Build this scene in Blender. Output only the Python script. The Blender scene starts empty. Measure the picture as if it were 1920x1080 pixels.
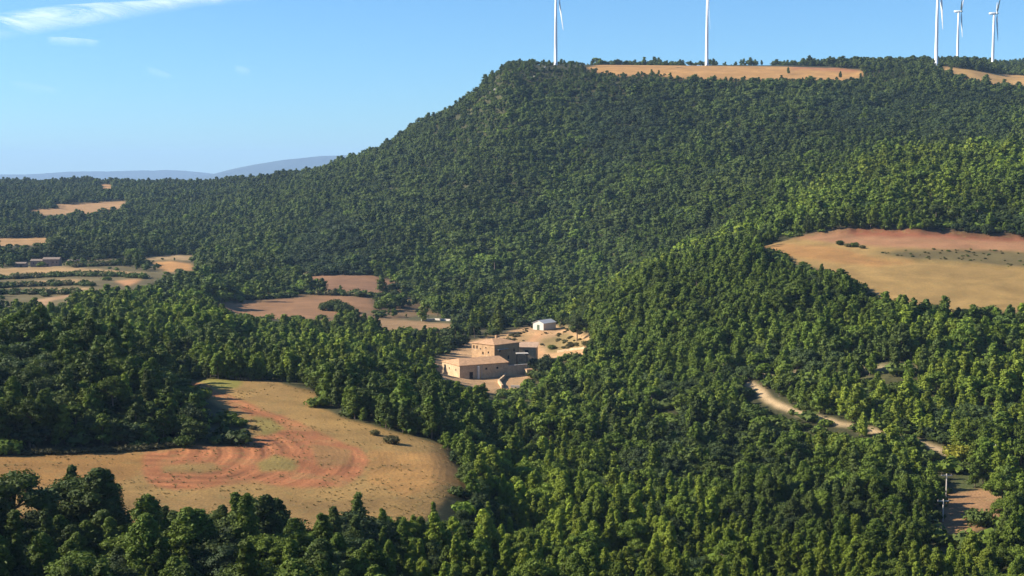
import bpy, math, random
import numpy as np
from mathutils import Vector, Matrix
SC = bpy.context.scene
# ------------------------------------------------------------------ camera
F = 2637.0; VH = 330.0; TH = math.atan((540 - VH) / F)
cam_d = bpy.data.cameras.new('camera'); cam = bpy.data.objects.new('camera', cam_d)
SC.collection.objects.link(cam); SC.camera = cam
cam_d.sensor_width = 36; cam_d.lens = F / 1920 * 36; cam_d.clip_start = 0.5; cam_d.clip_end = 200000
cam.location = (0, 0, 0); cam.rotation_euler = (math.pi / 2 - TH, 0, 0)
# ------------------------------------------------------------------ sky, sun, exposure
SUN_EL = math.radians(31); SUN_V = Vector((-0.995, 0.08, 0)).normalized()     # towards the sun, on the ground
SUN_AZ = math.atan2(SUN_V.x, SUN_V.y)
W = bpy.data.worlds.new('World'); SC.world = W; W.use_nodes = True
wn = W.node_tree.nodes; wl = W.node_tree.links
sky = wn.new('ShaderNodeTexSky'); sky.sky_type = 'NISHITA'; sky.sun_disc = False
sky.sun_elevation = SUN_EL; sky.sun_rotation = SUN_AZ; sky.altitude = 600
sky.air_density = 1.0; sky.dust_density = 0.3; sky.ozone_density = 3.0
tn = wn.new('ShaderNodeVectorMath'); tn.operation = 'MULTIPLY'; tn.inputs[1].default_value = (.59, .92, 1.20)      # white balance of the camera
wl.new(sky.outputs[0], tn.inputs[0]); wl.new(tn.outputs[0], wn['Background'].inputs[0]); wn['Background'].inputs[1].default_value = 0.062
sl = bpy.data.lights.new('sun', 'SUN'); sl.energy = 5.0; sl.angle = math.radians(0.5); sl.color = (1.0, 0.91, 0.76)
so = bpy.data.objects.new('sun', sl); SC.collection.objects.link(so)
sd = Vector((SUN_V.x * math.cos(SUN_EL), SUN_V.y * math.cos(SUN_EL), math.sin(SUN_EL)))
so.rotation_euler = sd.to_track_quat('Z', 'Y').to_euler()
SC.view_settings.view_transform = 'Standard'; SC.view_settings.look = 'None'
SC.view_settings.exposure = 1.2; SC.view_settings.gamma = 1
SC.cycles.use_denoising = True
SC.cycles.max_bounces = 5; SC.cycles.diffuse_bounces = 2; SC.cycles.glossy_bounces = 1
SC.cycles.transmission_bounces = 3; SC.cycles.volume_bounces = 0; SC.cycles.transparent_max_bounces = 8
rng = np.random.default_rng(7); random.seed(7)

# ------------------------------------------------------------------ helpers
def link(o, parent=None):
    SC.collection.objects.link(o)
    if parent is not None: o.parent = parent
    return o
def tag(o, label=None, cat=None, group=None, kind=None):
    if label: o['label'] = label
    if cat: o['category'] = cat
    if group: o['group'] = group
    if kind: o['kind'] = kind
    return o
def np_mesh(name, co, faces, mats=(), matidx=None, smooth=False):
    """faces: list of int arrays (n,k)"""
    me = bpy.data.meshes.new(name)
    co = np.asarray(co, np.float32)
    faces = [np.asarray(f, np.int32) for f in faces if len(f)]
    loops = np.concatenate([f.ravel() for f in faces])
    tot = np.concatenate([np.full(len(f), f.shape[1], np.int32) for f in faces])
    start = np.concatenate([[0], np.cumsum(tot)[:-1]]).astype(np.int32)
    me.vertices.add(len(co)); me.vertices.foreach_set('co', co.ravel())
    me.loops.add(len(loops)); me.loops.foreach_set('vertex_index', loops)
    me.polygons.add(len(tot)); me.polygons.foreach_set('loop_start', start); me.polygons.foreach_set('loop_total', tot)
    if matidx is not None: me.polygons.foreach_set('material_index', np.asarray(matidx, np.int32))
    me.polygons.foreach_set('use_smooth', np.full(len(tot), smooth, bool))
    for m in mats: me.materials.append(m)
    me.update(calc_edges=True)
    return me
def project(x, y, z):
    c, s = math.cos(TH), math.sin(TH)
    zc = y * c - z * s; yc = y * s + z * c
    zc = np.where(zc < 1, 1, zc)
    return 960 + F * x / zc, 540 - F * yc / zc
def vz(az, r, v):
    k = (540 - v) / F; c, s = math.cos(TH), math.sin(TH)
    return r * np.cos(az) * (k * c - s) / (c + k * s)
def inpoly(u, v, P):
    P = np.asarray(P, float); res = np.zeros(u.shape, bool)
    n = len(P)
    bb = (u > P[:, 0].min()) & (u < P[:, 0].max()) & (v > P[:, 1].min()) & (v < P[:, 1].max())
    uu, vv = u[bb], v[bb]; r = np.zeros(uu.shape, bool)
    for i in range(n):
        x1, y1 = P[i]; x2, y2 = P[(i + 1) % n]
        if y1 == y2: continue
        c = ((y1 > vv) != (y2 > vv)) & (uu < (x2 - x1) * (vv - y1) / (y2 - y1) + x1)
        r ^= c
    res[bb] = r
    return res
_P = np.random.default_rng(3).random((256, 256))
def vnoise(x, y):
    xi = np.floor(x).astype(int); yi = np.floor(y).astype(int); fx = x - xi; fy = y - yi
    fx = fx * fx * (3 - 2 * fx); fy = fy * fy * (3 - 2 * fy)
    g = lambda a, b: _P[a & 255, b & 255]
    return (g(xi, yi) * (1 - fx) + g(xi + 1, yi) * fx) * (1 - fy) + (g(xi, yi + 1) * (1 - fx) + g(xi + 1, yi + 1) * fx) * fy - 0.5
def fbm(x, y, o=4):
    s = 0; a = 1
    for i in range(o): s = s + a * vnoise(x * 2 ** i + 17 * i, y * 2 ** i + 31 * i); a *= 0.5
    return s
def polydist(u, v, L):
    """distance to a polyline and arc position"""
    L = np.asarray(L, float); best = np.full(np.shape(u), 1e9)
    for i in range(len(L) - 1):
        a, b = L[i], L[i + 1]; d = b - a; t = np.clip(((u - a[0]) * d[0] + (v - a[1]) * d[1]) / (d @ d), 0, 1)
        best = np.minimum(best, np.hypot(u - a[0] - t * d[0], v - a[1] - t * d[1]))
    return best

# ------------------------------------------------------------------ terrain profile
# for azimuth columns (named by where they cross the horizon): ground heights at distances (r, v)
LEFT_FAR = [(1250, 495), (1500, 450), (1750, 415), (2000, 387), (2300, 362), (2600, 350), (2900, 344)]
COLS = {
 -1500: [(240, 1060), (286, 930), (330, 850), (480, 700), (800, 600)] + LEFT_FAR,
 -500: [(240, 1060), (286, 930), (330, 850), (342, 833), (380, 740), (430, 680), (480, 680), (600, 660), (800, 600), (1000, 545)] + LEFT_FAR,
 0: [(240, 1060), (286, 930), (330, 850), (342, 833), (375, 740), (415, 672), (455, 655), (600, 660), (800, 600), (1000, 545)] + LEFT_FAR,
 200: [(240, 1060), (286, 930), (330, 850), (343, 832), (375, 750), (410, 696), (445, 684), (600, 645), (850, 572), (1050, 522), (1200, 497), (1500, 450), (1800, 412), (2100, 380), (2400, 355), (2700, 345)],
 330: [(240, 1055), (286, 930), (330, 849), (345, 826), (368, 786), (395, 752), (430, 736), (600, 645), (850, 572), (1050, 522), (1200, 498), (1500, 445), (1800, 405), (2100, 370), (2400, 350), (2650, 345)],
 400: [(240, 1050), (286, 930), (330, 850), (355, 810), (380, 782), (410, 748), (440, 716), (600, 648), (850, 575), (1050, 528), (1200, 500), (1500, 440), (1800, 392), (2100, 362), (2400, 347)],
 450: [(240, 1050), (286, 930), (330, 850), (380, 782), (440, 716), (560, 682), (680, 642), (850, 590), (1050, 530), (1200, 500), (1450, 448), (1700, 398), (2000, 362), (2350, 342)],
 550: [(240, 1045), (286, 930), (330, 850), (380, 782), (440, 720), (560, 682), (680, 645), (850, 590), (1050, 530), (1180, 498), (1400, 440), (1650, 378), (1900, 340), (2100, 326)],
 650: [(240, 1050), (286, 932), (330, 852), (380, 784), (440, 730), (560, 688), (680, 648), (850, 592), (1050, 528), (1150, 498), (1400, 412), (1650, 340), (1850, 304)],
 800: [(250, 1040), (300, 905), (330, 858), (380, 805), (480, 745), (620, 680), (780, 620), (980, 562), (1120, 510), (1330, 408), (1550, 310), (1720, 238), (1800, 232)],
 880: [(260, 1050), (300, 930), (360, 860), (430, 805), (520, 745), (610, 694), (700, 650), (900, 575), (1050, 518), (1200, 438), (1350, 345), (1500, 262), (1640, 200), (1700, 188)],
 960: [(265, 1080), (330, 950), (410, 850), (520, 760), (590, 710), (620, 690), (680, 660), (750, 622), (900, 575), (1050, 515), (1200, 418), (1350, 318), (1500, 214), (1600, 142), (1650, 127), (1750, 122), (1900, 126)],
 1040: [(265, 1080), (330, 950), (410, 852), (520, 765), (580, 718), (620, 682), (680, 650), (760, 612), (900, 578), (1050, 512), (1200, 412), (1350, 310), (1500, 208), (1600, 140), (1680, 121), (1800, 120), (2000, 125)],
 1130: [(268, 1080), (340, 942), (420, 850), (520, 755), (590, 690), (660, 625), (730, 578), (780, 568), (880, 566), (1000, 525), (1150, 425), (1300, 318), (1450, 215), (1560, 150), (1640, 130), (1720, 121), (1850, 123), (2100, 128)],
 1250: [(270, 1080), (370, 900), (450, 802), (530, 705), (610, 605), (680, 528), (720, 520), (820, 520), (950, 482), (1100, 400), (1250, 300), (1420, 203), (1560, 146), (1620, 134), (1720, 122), (1850, 124), (2100, 128)],
 1450: [(272, 1080), (340, 942), (405, 850), (460, 762), (500, 702), (570, 600), (650, 508), (700, 470), (740, 458), (800, 445), (950, 400), (1200, 300), (1400, 203), (1560, 150), (1620, 140), (1710, 124), (1850, 126), (2100, 130)],
 1600: [(272, 1080), (340, 942), (402, 850), (450, 762), (490, 698), (545, 610), (590, 555), (650, 500), (700, 468), (760, 432), (850, 395), (950, 348), (1020, 325), (1120, 312), (1250, 252), (1400, 200), (1540, 158), (1600, 148), (1700, 128), (1850, 127), (2100, 128)],
 1700: [(272, 1080), (340, 942), (400, 850), (445, 762), (485, 692), (525, 622), (565, 575), (650, 502), (700, 470), (760, 434), (850, 380), (950, 325), (1000, 312), (1120, 305), (1250, 250), (1400, 200), (1560, 150), (1650, 128), (1800, 124), (2100, 124), (2400, 124)],
 1800: [(272, 1080), (340, 942), (400, 852), (445, 770), (485, 700), (525, 628), (565, 580), (650, 505), (700, 472), (760, 440), (850, 380), (950, 318), (1000, 304), (1100, 300), (1250, 245), (1400, 200), (1540, 162), (1600, 150), (1700, 128), (1850, 126), (2100, 124), (2270, 120), (2500, 120)],
 1900: [(272, 1080), (340, 942), (400, 858), (445, 778), (485, 706), (525, 632), (565, 584), (650, 508), (700, 475), (760, 444), (850, 378), (950, 312), (1000, 298), (1100, 296), (1250, 240), (1400, 205), (1540, 175), (1600, 162), (1750, 142), (2110, 133), (2350, 129), (2600, 122), (2800, 118)],
 2300: [(272, 1080), (340, 942), (400, 858), (445, 778), (525, 632), (565, 590), (650, 510), (760, 450), (850, 378), (1000, 290), (1100, 285), (1400, 205), (1600, 162), (1750, 142), (2110, 125), (2600, 112), (2800, 108)],
 3400: [(272, 1080), (400, 900), (565, 640), (760, 500), (1000, 380), (1400, 250), (1800, 170), (2600, 130)],
}
az_f = np.radians(np.concatenate([np.linspace(-180, -40, 30)[:-1], np.linspace(-40, -21.5, 60)[:-1], np.linspace(-21.5, 21.5, 880), np.linspace(21.5, 40, 60)[1:], np.linspace(40, 180, 30)[1:]]))
r_f = np.concatenate([[0.01], np.geomspace(6, 215, 30)[:-1], np.geomspace(215, 480, 330)[:-1], np.geomspace(480, 3200, 620)[:-1], np.geomspace(3200, 16000, 30)])
def colz(u, prof):
    az = math.atan((u - 960) / F)
    rs = [0, 25, 60, 120, 200]; zs = [-2.0, -14, -36, -57, -64 if u < 700 else -71]
    for r, v in prof: rs.append(r); zs.append(float(vz(az, r, v)))
    zl = zs[-1]
    rs += [rs[-1] + 250, rs[-1] + 1200, 7000, 20000]; zs += [zl - 8, min(zl - 60, -40), -70, -75]
    # monotone-ish smooth: linear then light smoothing
    zz = np.interp(r_f, rs, zs)
    return az, zz
caz, cz = [], []
for u in sorted(COLS):
    a, zz = colz(u, COLS[u]); caz.append(a); cz.append(zz)
flat = np.interp(r_f, [0, 25, 60, 120, 200, 400, 20000], [-2, -14, -36, -57, -66, -68, -75])
caz = [-math.pi, -math.pi * 0.5] + caz + [math.pi * 0.6, math.pi]; cz = [flat, flat] + cz + [flat, flat]
caz = np.array(caz); cz = np.array(cz)
# smooth interpolation across azimuth (Catmull-Rom / hermite with limited tangents)
def hermite(xs, Y, x):
    d = (Y[1:] - Y[:-1]) / (xs[1:] - xs[:-1])[:, None]
    m = np.zeros_like(Y); m[1:-1] = np.where(d[1:] * d[:-1] > 0, 2 * d[1:] * d[:-1] / (d[1:] + d[:-1] + 1e-12), 0)
    i = np.clip(np.searchsorted(xs, x) - 1, 0, len(xs) - 2); h = (xs[i + 1] - xs[i]); t = (x - xs[i]) / h
    t = t[:, None]; h = h[:, None]
    return (2*t**3-3*t**2+1)*Y[i] + (t**3-2*t**2+t)*h*m[i] + (-2*t**3+3*t**2)*Y[i+1] + (t**3-t**2)*h*m[i+1]
Z = hermite(caz, cz, az_f)
# smooth along r
def blur(A, n, ax):
    k = np.ones(2 * n + 1) / (2 * n + 1); pad = [(0, 0), (0, 0)]; pad[ax] = (n, n)
    B = np.pad(A, pad, mode='edge'); c = np.cumsum(B, axis=ax)
    c = np.insert(c, 0, 0, axis=ax)
    return (np.take(c, range(2 * n + 1, c.shape[ax]), axis=ax) - np.take(c, range(0, c.shape[ax] - 2 * n - 1), axis=ax)) / (2 * n + 1)
Zs = blur(blur(Z, 5, 1), 5, 1); Z[:, 30:] = Zs[:, 30:]
AZ, R = np.meshgrid(az_f, r_f, indexing='ij'); X = R * np.sin(AZ); Y = R * np.cos(AZ)

# ------------------------------------------------------------------ fields, paths and clearings (outlines, distance range)
NEAR_FIELD = [(345,713),(400,711),(520,716),(595,735),(590,760),(640,780),(740,810),(835,835),(850,870),(885,900),(850,925),(790,985),(600,1010),(300,1012),(0,1000),(-900,1000),(-900,852),(0,852),(100,850),(200,847),(340,836),(415,838),(480,830),(470,805),(435,785),(395,752),(350,725)]
RIGHT_FIELD = [(1417,465),(1448,457),(1485,446),(1522,439),(1567,431),(1607,428),(1670,431),(1726,434),(1763,435),(1818,441),(1920,444),(2300,452),(2300,600),(1920,586),(1760,584),(1700,577),(1650,558),(1615,538),(1567,516),(1500,496),(1463,482)]
PLATEAU_FIELD = [(1100,127),(1121,121),(1155,120),(1231,121),(1317,120),(1400,122),(1489,123),(1516,121),(1562,126),(1617,132),(1621,140),(1604,153),(1560,152),(1400,150),(1353,150),(1265,147),(1228,141),(1160,143),(1115,136)]
PLATEAU_FIELD2 = [(1740,128),(1766,124),(1806,129),(1860,137),(1920,142),(2200,150),(2200,185),(1920,170),(1887,166),(1860,163),(1822,158),(1795,146),(1760,136)]
FARMYARD = [(798,690),(830,668),(880,640),(950,625),(985,612),(1040,610),(1112,632),(1105,650),(1098,668),(1040,676),(1010,690),(1000,700),(985,722),(960,738),(925,738),(880,726),(858,722),(800,700)]
REGIONS = [  # name, outline, rmin, rmax, tint, clear (None: no trees inside)
 ('field', NEAR_FIELD, 240, 470, (.34,.225,.085)),
 ('field', RIGHT_FIELD, 540, 830, (.36,.25,.10)),
 ('field', PLATEAU_FIELD, 1500, 1760, (.50,.30,.12)),
 ('field', PLATEAU_FIELD2, 1500, 1900, (.52,.34,.14)),
 ('farmyard', FARMYARD, 540, 800, (.56,.37,.21)),
 ('field', [(555,524),(600,515),(700,516),(738,530),(722,546),(690,551),(600,549),(560,545)], 900, 1200, (.27,.155,.09)),
 ('field', [(365,576),(400,568),(480,568),(540,559),(600,554),(690,557),(702,580),(640,592),(560,600),(500,598),(400,588)], 780, 1100, (.30,.175,.095)),
 ('field', [(600,606),(680,597),(760,600),(850,608),(850,620),(760,624),(640,618)], 700, 900, (.36,.24,.13)),
 ('field', [(186,345),(211,346),(210,356),(190,356)], 2200, 3000, (.5,.3,.14)),
 ('field', [(97,384),(233,377),(238,386),(222,398),(150,402),(119,404),(52,402),(60,393),(108,391)], 1700, 2300, (.44,.28,.14)),
 ('field', [(-300,450),(-30,447),(90,445),(92,459),(-30,462),(-300,462)], 1350, 1600, (.44,.28,.13)),
 ('field', [(285,492),(319,489),(360,495),(359,507),(319,510),(298,503)], 1080, 1320, (.55,.31,.12)),
 ('field', [(276,484),(333,478),(364,480),(361,489),(333,487),(283,488)], 1120, 1400, (.40,.29,.16)),
 ('field', [(-60,505),(0,503),(120,500),(167,503),(272,512),(268,517),(167,511),(111,512),(0,523),(-60,524)], 1000, 1350, (.42,.29,.14)),
 ('field', [(-60,532),(0,530),(122,523),(172,525),(172,531),(119,530),(0,536),(-60,537)], 950, 1250, (.40,.28,.14)),
 ('field', [(-60,545),(0,543),(164,539),(168,543),(83,547),(0,549),(-60,550)], 900, 1200, (.40,.28,.14)),
 ('field', [(64,562),(147,550),(150,556),(96,562),(88,573),(72,573)], 850, 1150, (.45,.30,.18)),
 ('field', [(215,526),(266,524),(238,538)], 950, 1200, (.50,.28,.14)),
 ('field', [(1768,928),(1800,921),(1840,915),(1880,922),(1888,948),(1872,972),(1840,992),(1800,1002),(1760,1004),(1748,992),(1768,965)], 280, 380, (.36,.22,.12)),
]
SCRUB = [  # open ground with grass and scrub, few trees: outline, rmin, rmax, tint, tree share kept
 ([(-80,492),(150,488),(280,480),(372,476),(372,515),(300,545),(200,570),(100,588),(-80,590)], 850, 1450, (.15,.13,.062), 0.12),
 ([(430,560),(600,550),(745,520),(760,555),(860,612),(760,628),(600,610)], 760, 1150, (.19,.13,.07), 0.12),
 ([(735,600),(800,590),(880,600),(990,600),(1000,622),(930,640),(860,660),(815,690),(740,690),(700,660)], 560, 900, (.085,.085,.04), 0.30),
 ([(930,690),(1010,690),(1070,680),(1090,700),(1040,745),(960,760),(900,738)], 480, 640, (.09,.09,.04), 0.15),
 ([(0,841),(340,833),(415,829),(455,818),(468,824),(440,838),(340,845),(0,852),(-300,855),(-300,841)], 320, 362, (.10,.095,.045), 0.0),
 ([(1800,840),(1920,850),(1920,905),(1840,920),(1800,925),(1790,880)], 330, 420, (.07,.09,.03), 0.85),
]
PATHS = [  # centre line, half-width (m), rmin, rmax, tint
 ([(1400,718),(1412,722),(1440,750),(1470,765),(1500,775),(1560,792),(1600,800),(1650,812),(1700,822),(1740,836),(1768,845),(1786,858)], 1.7, 370, 520, (.62,.48,.31)),
 ([(1380,706),(1460,700),(1530,700),(1600,694),(1680,688),(1740,681),(1800,684),(1930,690)], 1.1, 440, 520, (.60,.50,.34)),
 ([(1000,694),(985,686),(985,672),(1010,665),(1050,662),(1098,658)], 1.6, 560, 720, (.60,.37,.20)),
 ([(1010,664),(990,645),(1005,632),(1015,622)], 2.5, 600, 760, (.62,.37,.20)),
 ([(1868,880),(1890,884),(1960,896)], 1.6, 370, 460, (.60,.48,.33)),
 ([(95,452),(112,462),(118,470)], 3.0, 1300, 1500, (.40,.36,.24)),
]
def region_masks(x, y, z, u, v, r, clear=False):
    rid = np.full(x.shape, -1)
    for i, (n, P, r0, r1, t) in enumerate(REGIONS):
        m = inpoly(u, v, P) & (r > r0) & (r < r1); rid[m] = i
    return rid
# relief: rolls and gullies away from the fields
U0, V0 = project(X, Y, Z)
rid0 = region_masks(X, Y, Z, U0, V0, R)
for P, r0, r1, t, k in SCRUB: rid0[inpoly(U0, V0, P) & (R > r0) & (R < r1)] = 99
free = blur(blur((rid0 < 0).astype(float), 14, 0), 10, 1)
free = np.clip(free * 2 - 1, 0, 1)
amp = np.interp(R, [200, 400, 900, 1200, 1700, 3000, 5000], [0.5, 1.2, 4.5, 17, 12, 10, 20])
rel = fbm(X / 150, Y / 260, 4) * 0.9 + (0.45 - np.abs(fbm(X / 130 + 9.3, Y / 520, 3))) * 1.3 - 0.3
crestfade = np.interp(R, [1500, 1640, 2300, 2600], [1, .25, .25, 1])
Z = Z + rel * amp * free * np.where(AZ > math.atan(-200 / F), crestfade, 0.7)
# cut banks of the right hand field: earth steps up behind it and between its two levels
ve = np.interp(U0, [1417, 1448, 1485, 1522, 1567, 1607, 1670, 1726, 1763, 1818, 1920, 2300], [465, 457, 446, 439, 431, 428, 431, 434, 435, 441, 444, 452]) + fbm(X / 9, Y * 0, 3) * 2.5
bk = (R > 640) & (R < 1100); side = np.clip((U0 - 1440) / 120, 0, 1)
Z = Z + bk * side * 2.2 * np.clip((ve + 9 - V0) / 4, 0, 1) * np.clip((1100 - R) / 250, 0, 1)
vm = np.interp(U0, [1600, 1640, 1726, 1837, 1920, 2300], [480, 486, 489, 496, 504, 512]) + fbm(X / 12 + 5, Y * 0, 2) * 1.5
Z = Z + bk * np.clip((U0 - 1600) / 80, 0, 1) * .9 * np.clip((vm + 3 - V0) / 2, 0, 1) * np.clip((1100 - R) / 250, 0, 1)
# level pads
def bil(az, r):
    i = np.clip(np.searchsorted(az_f, az) - 1, 0, len(az_f) - 2); j = np.clip(np.searchsorted(r_f, r) - 1, 0, len(r_f) - 2)
    s = (az - az_f[i]) / (az_f[i + 1] - az_f[i]); t = (r - r_f[j]) / (r_f[j + 1] - r_f[j])
    return Z[i, j]*(1-s)*(1-t) + Z[i+1, j]*s*(1-t) + Z[i, j+1]*(1-s)*t + Z[i+1, j+1]*s*t
def ground(x, y):
    return bil(np.arctan2(x, y), np.hypot(x, y))
def at(u, v, r0=150, r1=3200):
    """first ground point seen along the sight line"""
    k = (540 - v) / F; c, s = math.cos(TH), math.sin(TH)
    d = np.array([(u - 960) / F, c + k * s, k * c - s]); h = math.hypot(d[0], d[1])
    rr = np.geomspace(r0, r1, 4000); px = d[0] / h * rr; py = d[1] / h * rr; pz = d[2] / h * rr
    g = ground(px, py); b = np.where(pz < g)[0]
    i = b[0] if len(b) else len(rr) - 1
    return Vector((px[i], py[i], g[i]))
def pad(cx, cy, rad, z):
    d = np.hypot(X - cx, Y - cy); w = np.clip((rad * 1.6 - d) / (rad * 0.6), 0, 1); w = w * w * (3 - 2 * w)
    Z[:] = Z * (1 - w) + z * w
def ray_at(u, v, r):
    k = (540 - v) / F; c, s = math.cos(TH), math.sin(TH)
    d = np.array([(u - 960) / F, c + k * s, k * c - s]); h = math.hypot(d[0], d[1])
    return Vector(tuple(d / h * r))
BARN = ray_at(862, 712, 587); HOUSE = ray_at(927, 686, 612); SHED = ray_at(1023, 619.5, 740); OLDH = ray_at(110, 500, 1230)
pad(BARN.x + 5, BARN.y + 11, 14, BARN.z); pad(HOUSE.x, HOUSE.y + 11, 11, HOUSE.z); pad(SHED.x, SHED.y + 4, 9, SHED.z); pad(OLDH.x - 16, OLDH.y + 4, 24, OLDH.z)

U, V = project(X, Y, Z)
wu = U + fbm(X / 9, Y / 9, 3) * np.interp(R, [200, 500, 1500], [14, 7, 3]); wv = V + fbm(X / 8 + 50, Y / 8, 3) * np.interp(R, [200, 500, 1500], [5, 3, 1.5])
RID = region_masks(X, Y, Z, wu, wv, R)
TINT = np.zeros(X.shape + (3,)); TINT[:] = (.055, .060, .026)
n1 = fbm(X / 25, Y / 25, 4)[..., None]
TINT = TINT * (1 + 0.5 * n1) + np.clip(n1 - 0.3, 0, 1) * np.array([.06, .05, .02])
for P, r0, r1, t, k in SCRUB:
    m = inpoly(wu, wv, P) & (R > r0) & (R < r1); TINT[m] = np.array(t) * (1 + 0.45 * n1[m])
for i, (n, P, r0, r1, t) in enumerate(REGIONS): TINT[RID == i] = t
def paint(P, t, only=None, w=1.0):
    m = inpoly(wu, wv, P)
    if only is not None: m &= (RID == only)
    TINT[m] = TINT[m] * (1 - w) + np.array(t) * w
# near field: tilled red earth, dry grass, green patches
paint([(-900,850),(270,850),(262,890),(230,905),(-900,950)], (.33,.19,.065), 0)
paint([(347,714),(385,722),(462,756),(530,780),(575,798),(620,822),(670,838),(690,860),(680,890),(640,912),(560,915),(482,905),(433,910),(337,920),(289,908),(266,890),(268,850),(337,840),(457,828),(501,812),(482,791),(462,777),(400,743),(352,722)], (.39,.16,.073), 0, .95)
paint([(470,780),(510,783),(540,805),(500,818)], (.22,.22,.06), 0, .8)
paint([(478,868),(520,852),(560,860),(552,884),(490,884)], (.25,.23,.07), 0, .8)
paint([(300,874),(400,866),(420,880),(380,888),(308,886)], (.30,.22,.08), 0, .8)
paint([(580,830),(660,842),(650,870),(600,872)], (.30,.20,.08), 0, .7)
paint([(356,711),(458,712),(440,728),(400,727)], (.26,.26,.06), 0, .9)
paint([(200,925),(420,925),(600,940),(740,935),(700,960),(500,990),(100,960)], (.29,.19,.075), 0, .8)
paint([(690,845),(835,850),(870,900),(760,930),(690,900)], (.42,.24,.085), 0, .8)
# right field: red bank, olive strip, orange left
paint([(1485,446),(1522,439),(1567,431),(1607,428),(1670,431),(1763,435),(1818,441),(1920,444),(2300,450),(2300,474),(1920,471),(1760,466),(1650,463),(1560,455)], (.38,.21,.12), 1)
paint([(1560,433),(1607,428),(1670,431),(1763,435),(1920,444),(2300,450),(2300,458),(1920,453),(1760,447),(1660,443),(1600,441)], (.34,.135,.08), 1)
paint([(1626,473),(1726,468),(1763,468),(1920,472),(2300,478),(2300,505),(1920,502),(1837,494),(1726,488)], (.13,.115,.055), 1, .9)
paint([(1417,465),(1470,458),(1560,462),(1650,486),(1720,492),(1650,500),(1560,492),(1480,480)], (.40,.22,.085), 1, .8)
paint([(1489,120),(1560,122),(1617,130),(1600,136),(1540,132),(1480,130)], (.42,.20,.10), 2, .9)
paint([(1010,640),(1060,622),(1100,640),(1080,662),(1030,664)], (.24,.20,.08), 4, .8)
paint([(940,632),(985,620),(1010,640),(960,650)], (.36,.25,.12), 4, .7)
FLD = RID >= 0; TINT[FLD] *= (1 + .26 * fbm(X / 5 + 3, Y / 5, 4) + .16 * fbm(X / 45, Y / 4.5 + 8, 3))[FLD][:, None]
PID = np.full(X.shape, -1)
PW = []
for i, (L, hw, r0, r1, t) in enumerate(PATHS):
    w = np.array([[p.x, p.y] for p in (at(a, b, r0) for a, b in L)]); PW.append(w)
    xx = X + fbm(X / 5, Y / 5, 2) * 1.2; yy = Y + fbm(X / 5 + 40, Y / 5, 2) * 2.0
    near = (R > r0 * .9) & (R < r1 * 1.1) & (np.abs(AZ) < .4)
    d = np.full(X.shape, 1e9); d[near] = polydist(xx[near], yy[near], w)
    m = d < hw; PID[m] = i; TINT[m] = t; RID[m] = -1
core = blur(blur(TINT.reshape(len(az_f), -1), 1, 0).reshape(TINT.shape).transpose(2, 0, 1).reshape(-1, len(r_f)), 1, 1).reshape(3, len(az_f), len(r_f)).transpose(1, 2, 0)
TINT = core
TINT = blur(blur(TINT.transpose(2, 0, 1).reshape(-1, len(r_f)), 2, 1).reshape(3, len(az_f), len(r_f)).transpose(1, 2, 0).reshape(len(az_f), -1), 2, 0).reshape(TINT.shape)
# tramlines: distance across the curved working direction of the near field
def smooth_line(L, n=14):
    L = np.asarray(L, float); t = np.arange(len(L)); tt = np.linspace(0, len(L) - 1, len(L) * n); Q = np.stack([np.interp(tt, t, L[:, k]) for k in range(2)]); k = n * 2 + 1; Qp = np.pad(Q, ((0, 0), (n, n)), mode='edge')
    return np.stack([np.convolve(q, np.ones(k) / k, 'valid') for q in Qp], 1)[::4]
mid = np.array([[p.x, p.y] for p in (at(a, b) for a, b in [(350,708),(470,752),(580,785),(680,830),(700,868),(640,925),(500,945),(330,950),(150,930)])])
FUR = np.zeros(X.shape); nm = (R > 230) & (R < 480) & (np.abs(AZ) < .45)
mid = smooth_line(mid); FUR[nm] = polydist(X[nm], Y[nm], mid)
red = np.clip((TINT[..., 0] / (TINT[..., 1] + 1e-6) - 1.75) / .6, 0, 1) * (RID == 0)
ww = fbm(X / 12, Y / 12, 3)
TINT = TINT * (1 + red * (.24 * np.sin(FUR * 1.25 + ww * .8) + .10 * np.sin(FUR * 3.9 + ww)) * np.clip(.6 + ww * 1.6, 0, 1.3))[..., None]
TINT = TINT + (red * np.clip(fbm(X / 7 + 40, Y / 7 + 3, 3) * 1.3 - .2, 0, .45))[..., None] * (np.array([.36, .24, .10]) - TINT)
FUR[RID == 0] *= 1.0; m1 = RID == 1; FUR[m1] = (Y + 0.15 * X)[m1]

# ------------------------------------------------------------------ materials
def newmat(name):
    m = bpy.data.materials.new(name); m.use_nodes = True; nt = m.node_tree
    b = nt.nodes['Principled BSDF']; b.inputs['Roughness'].default_value = .9
    b.inputs['Specular IOR Level'].default_value = .15
    return m, nt, b
def mth(nt, op, a, b=None, c=None):
    n = nt.nodes.new('ShaderNodeMath'); n.operation = op
    for i, s in enumerate((a, b, c)):
        if s is None: continue
        if isinstance(s, (int, float)): n.inputs[i].default_value = s
        else: nt.links.new(s, n.inputs[i])
    return n.outputs[0]
def noise(nt, scale, detail=4, rough=.55, vec=None, dist=0):
    n = nt.nodes.new('ShaderNodeTexNoise'); n.inputs['Scale'].default_value = scale; n.inputs['Detail'].default_value = detail
    n.inputs['Roughness'].default_value = rough; n.inputs['Distortion'].default_value = dist
    if vec is not None: nt.links.new(vec, n.inputs['Vector'])
    return n.outputs['Fac']
def geopos(nt): return nt.nodes.new('ShaderNodeNewGeometry').outputs['Position']
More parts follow.
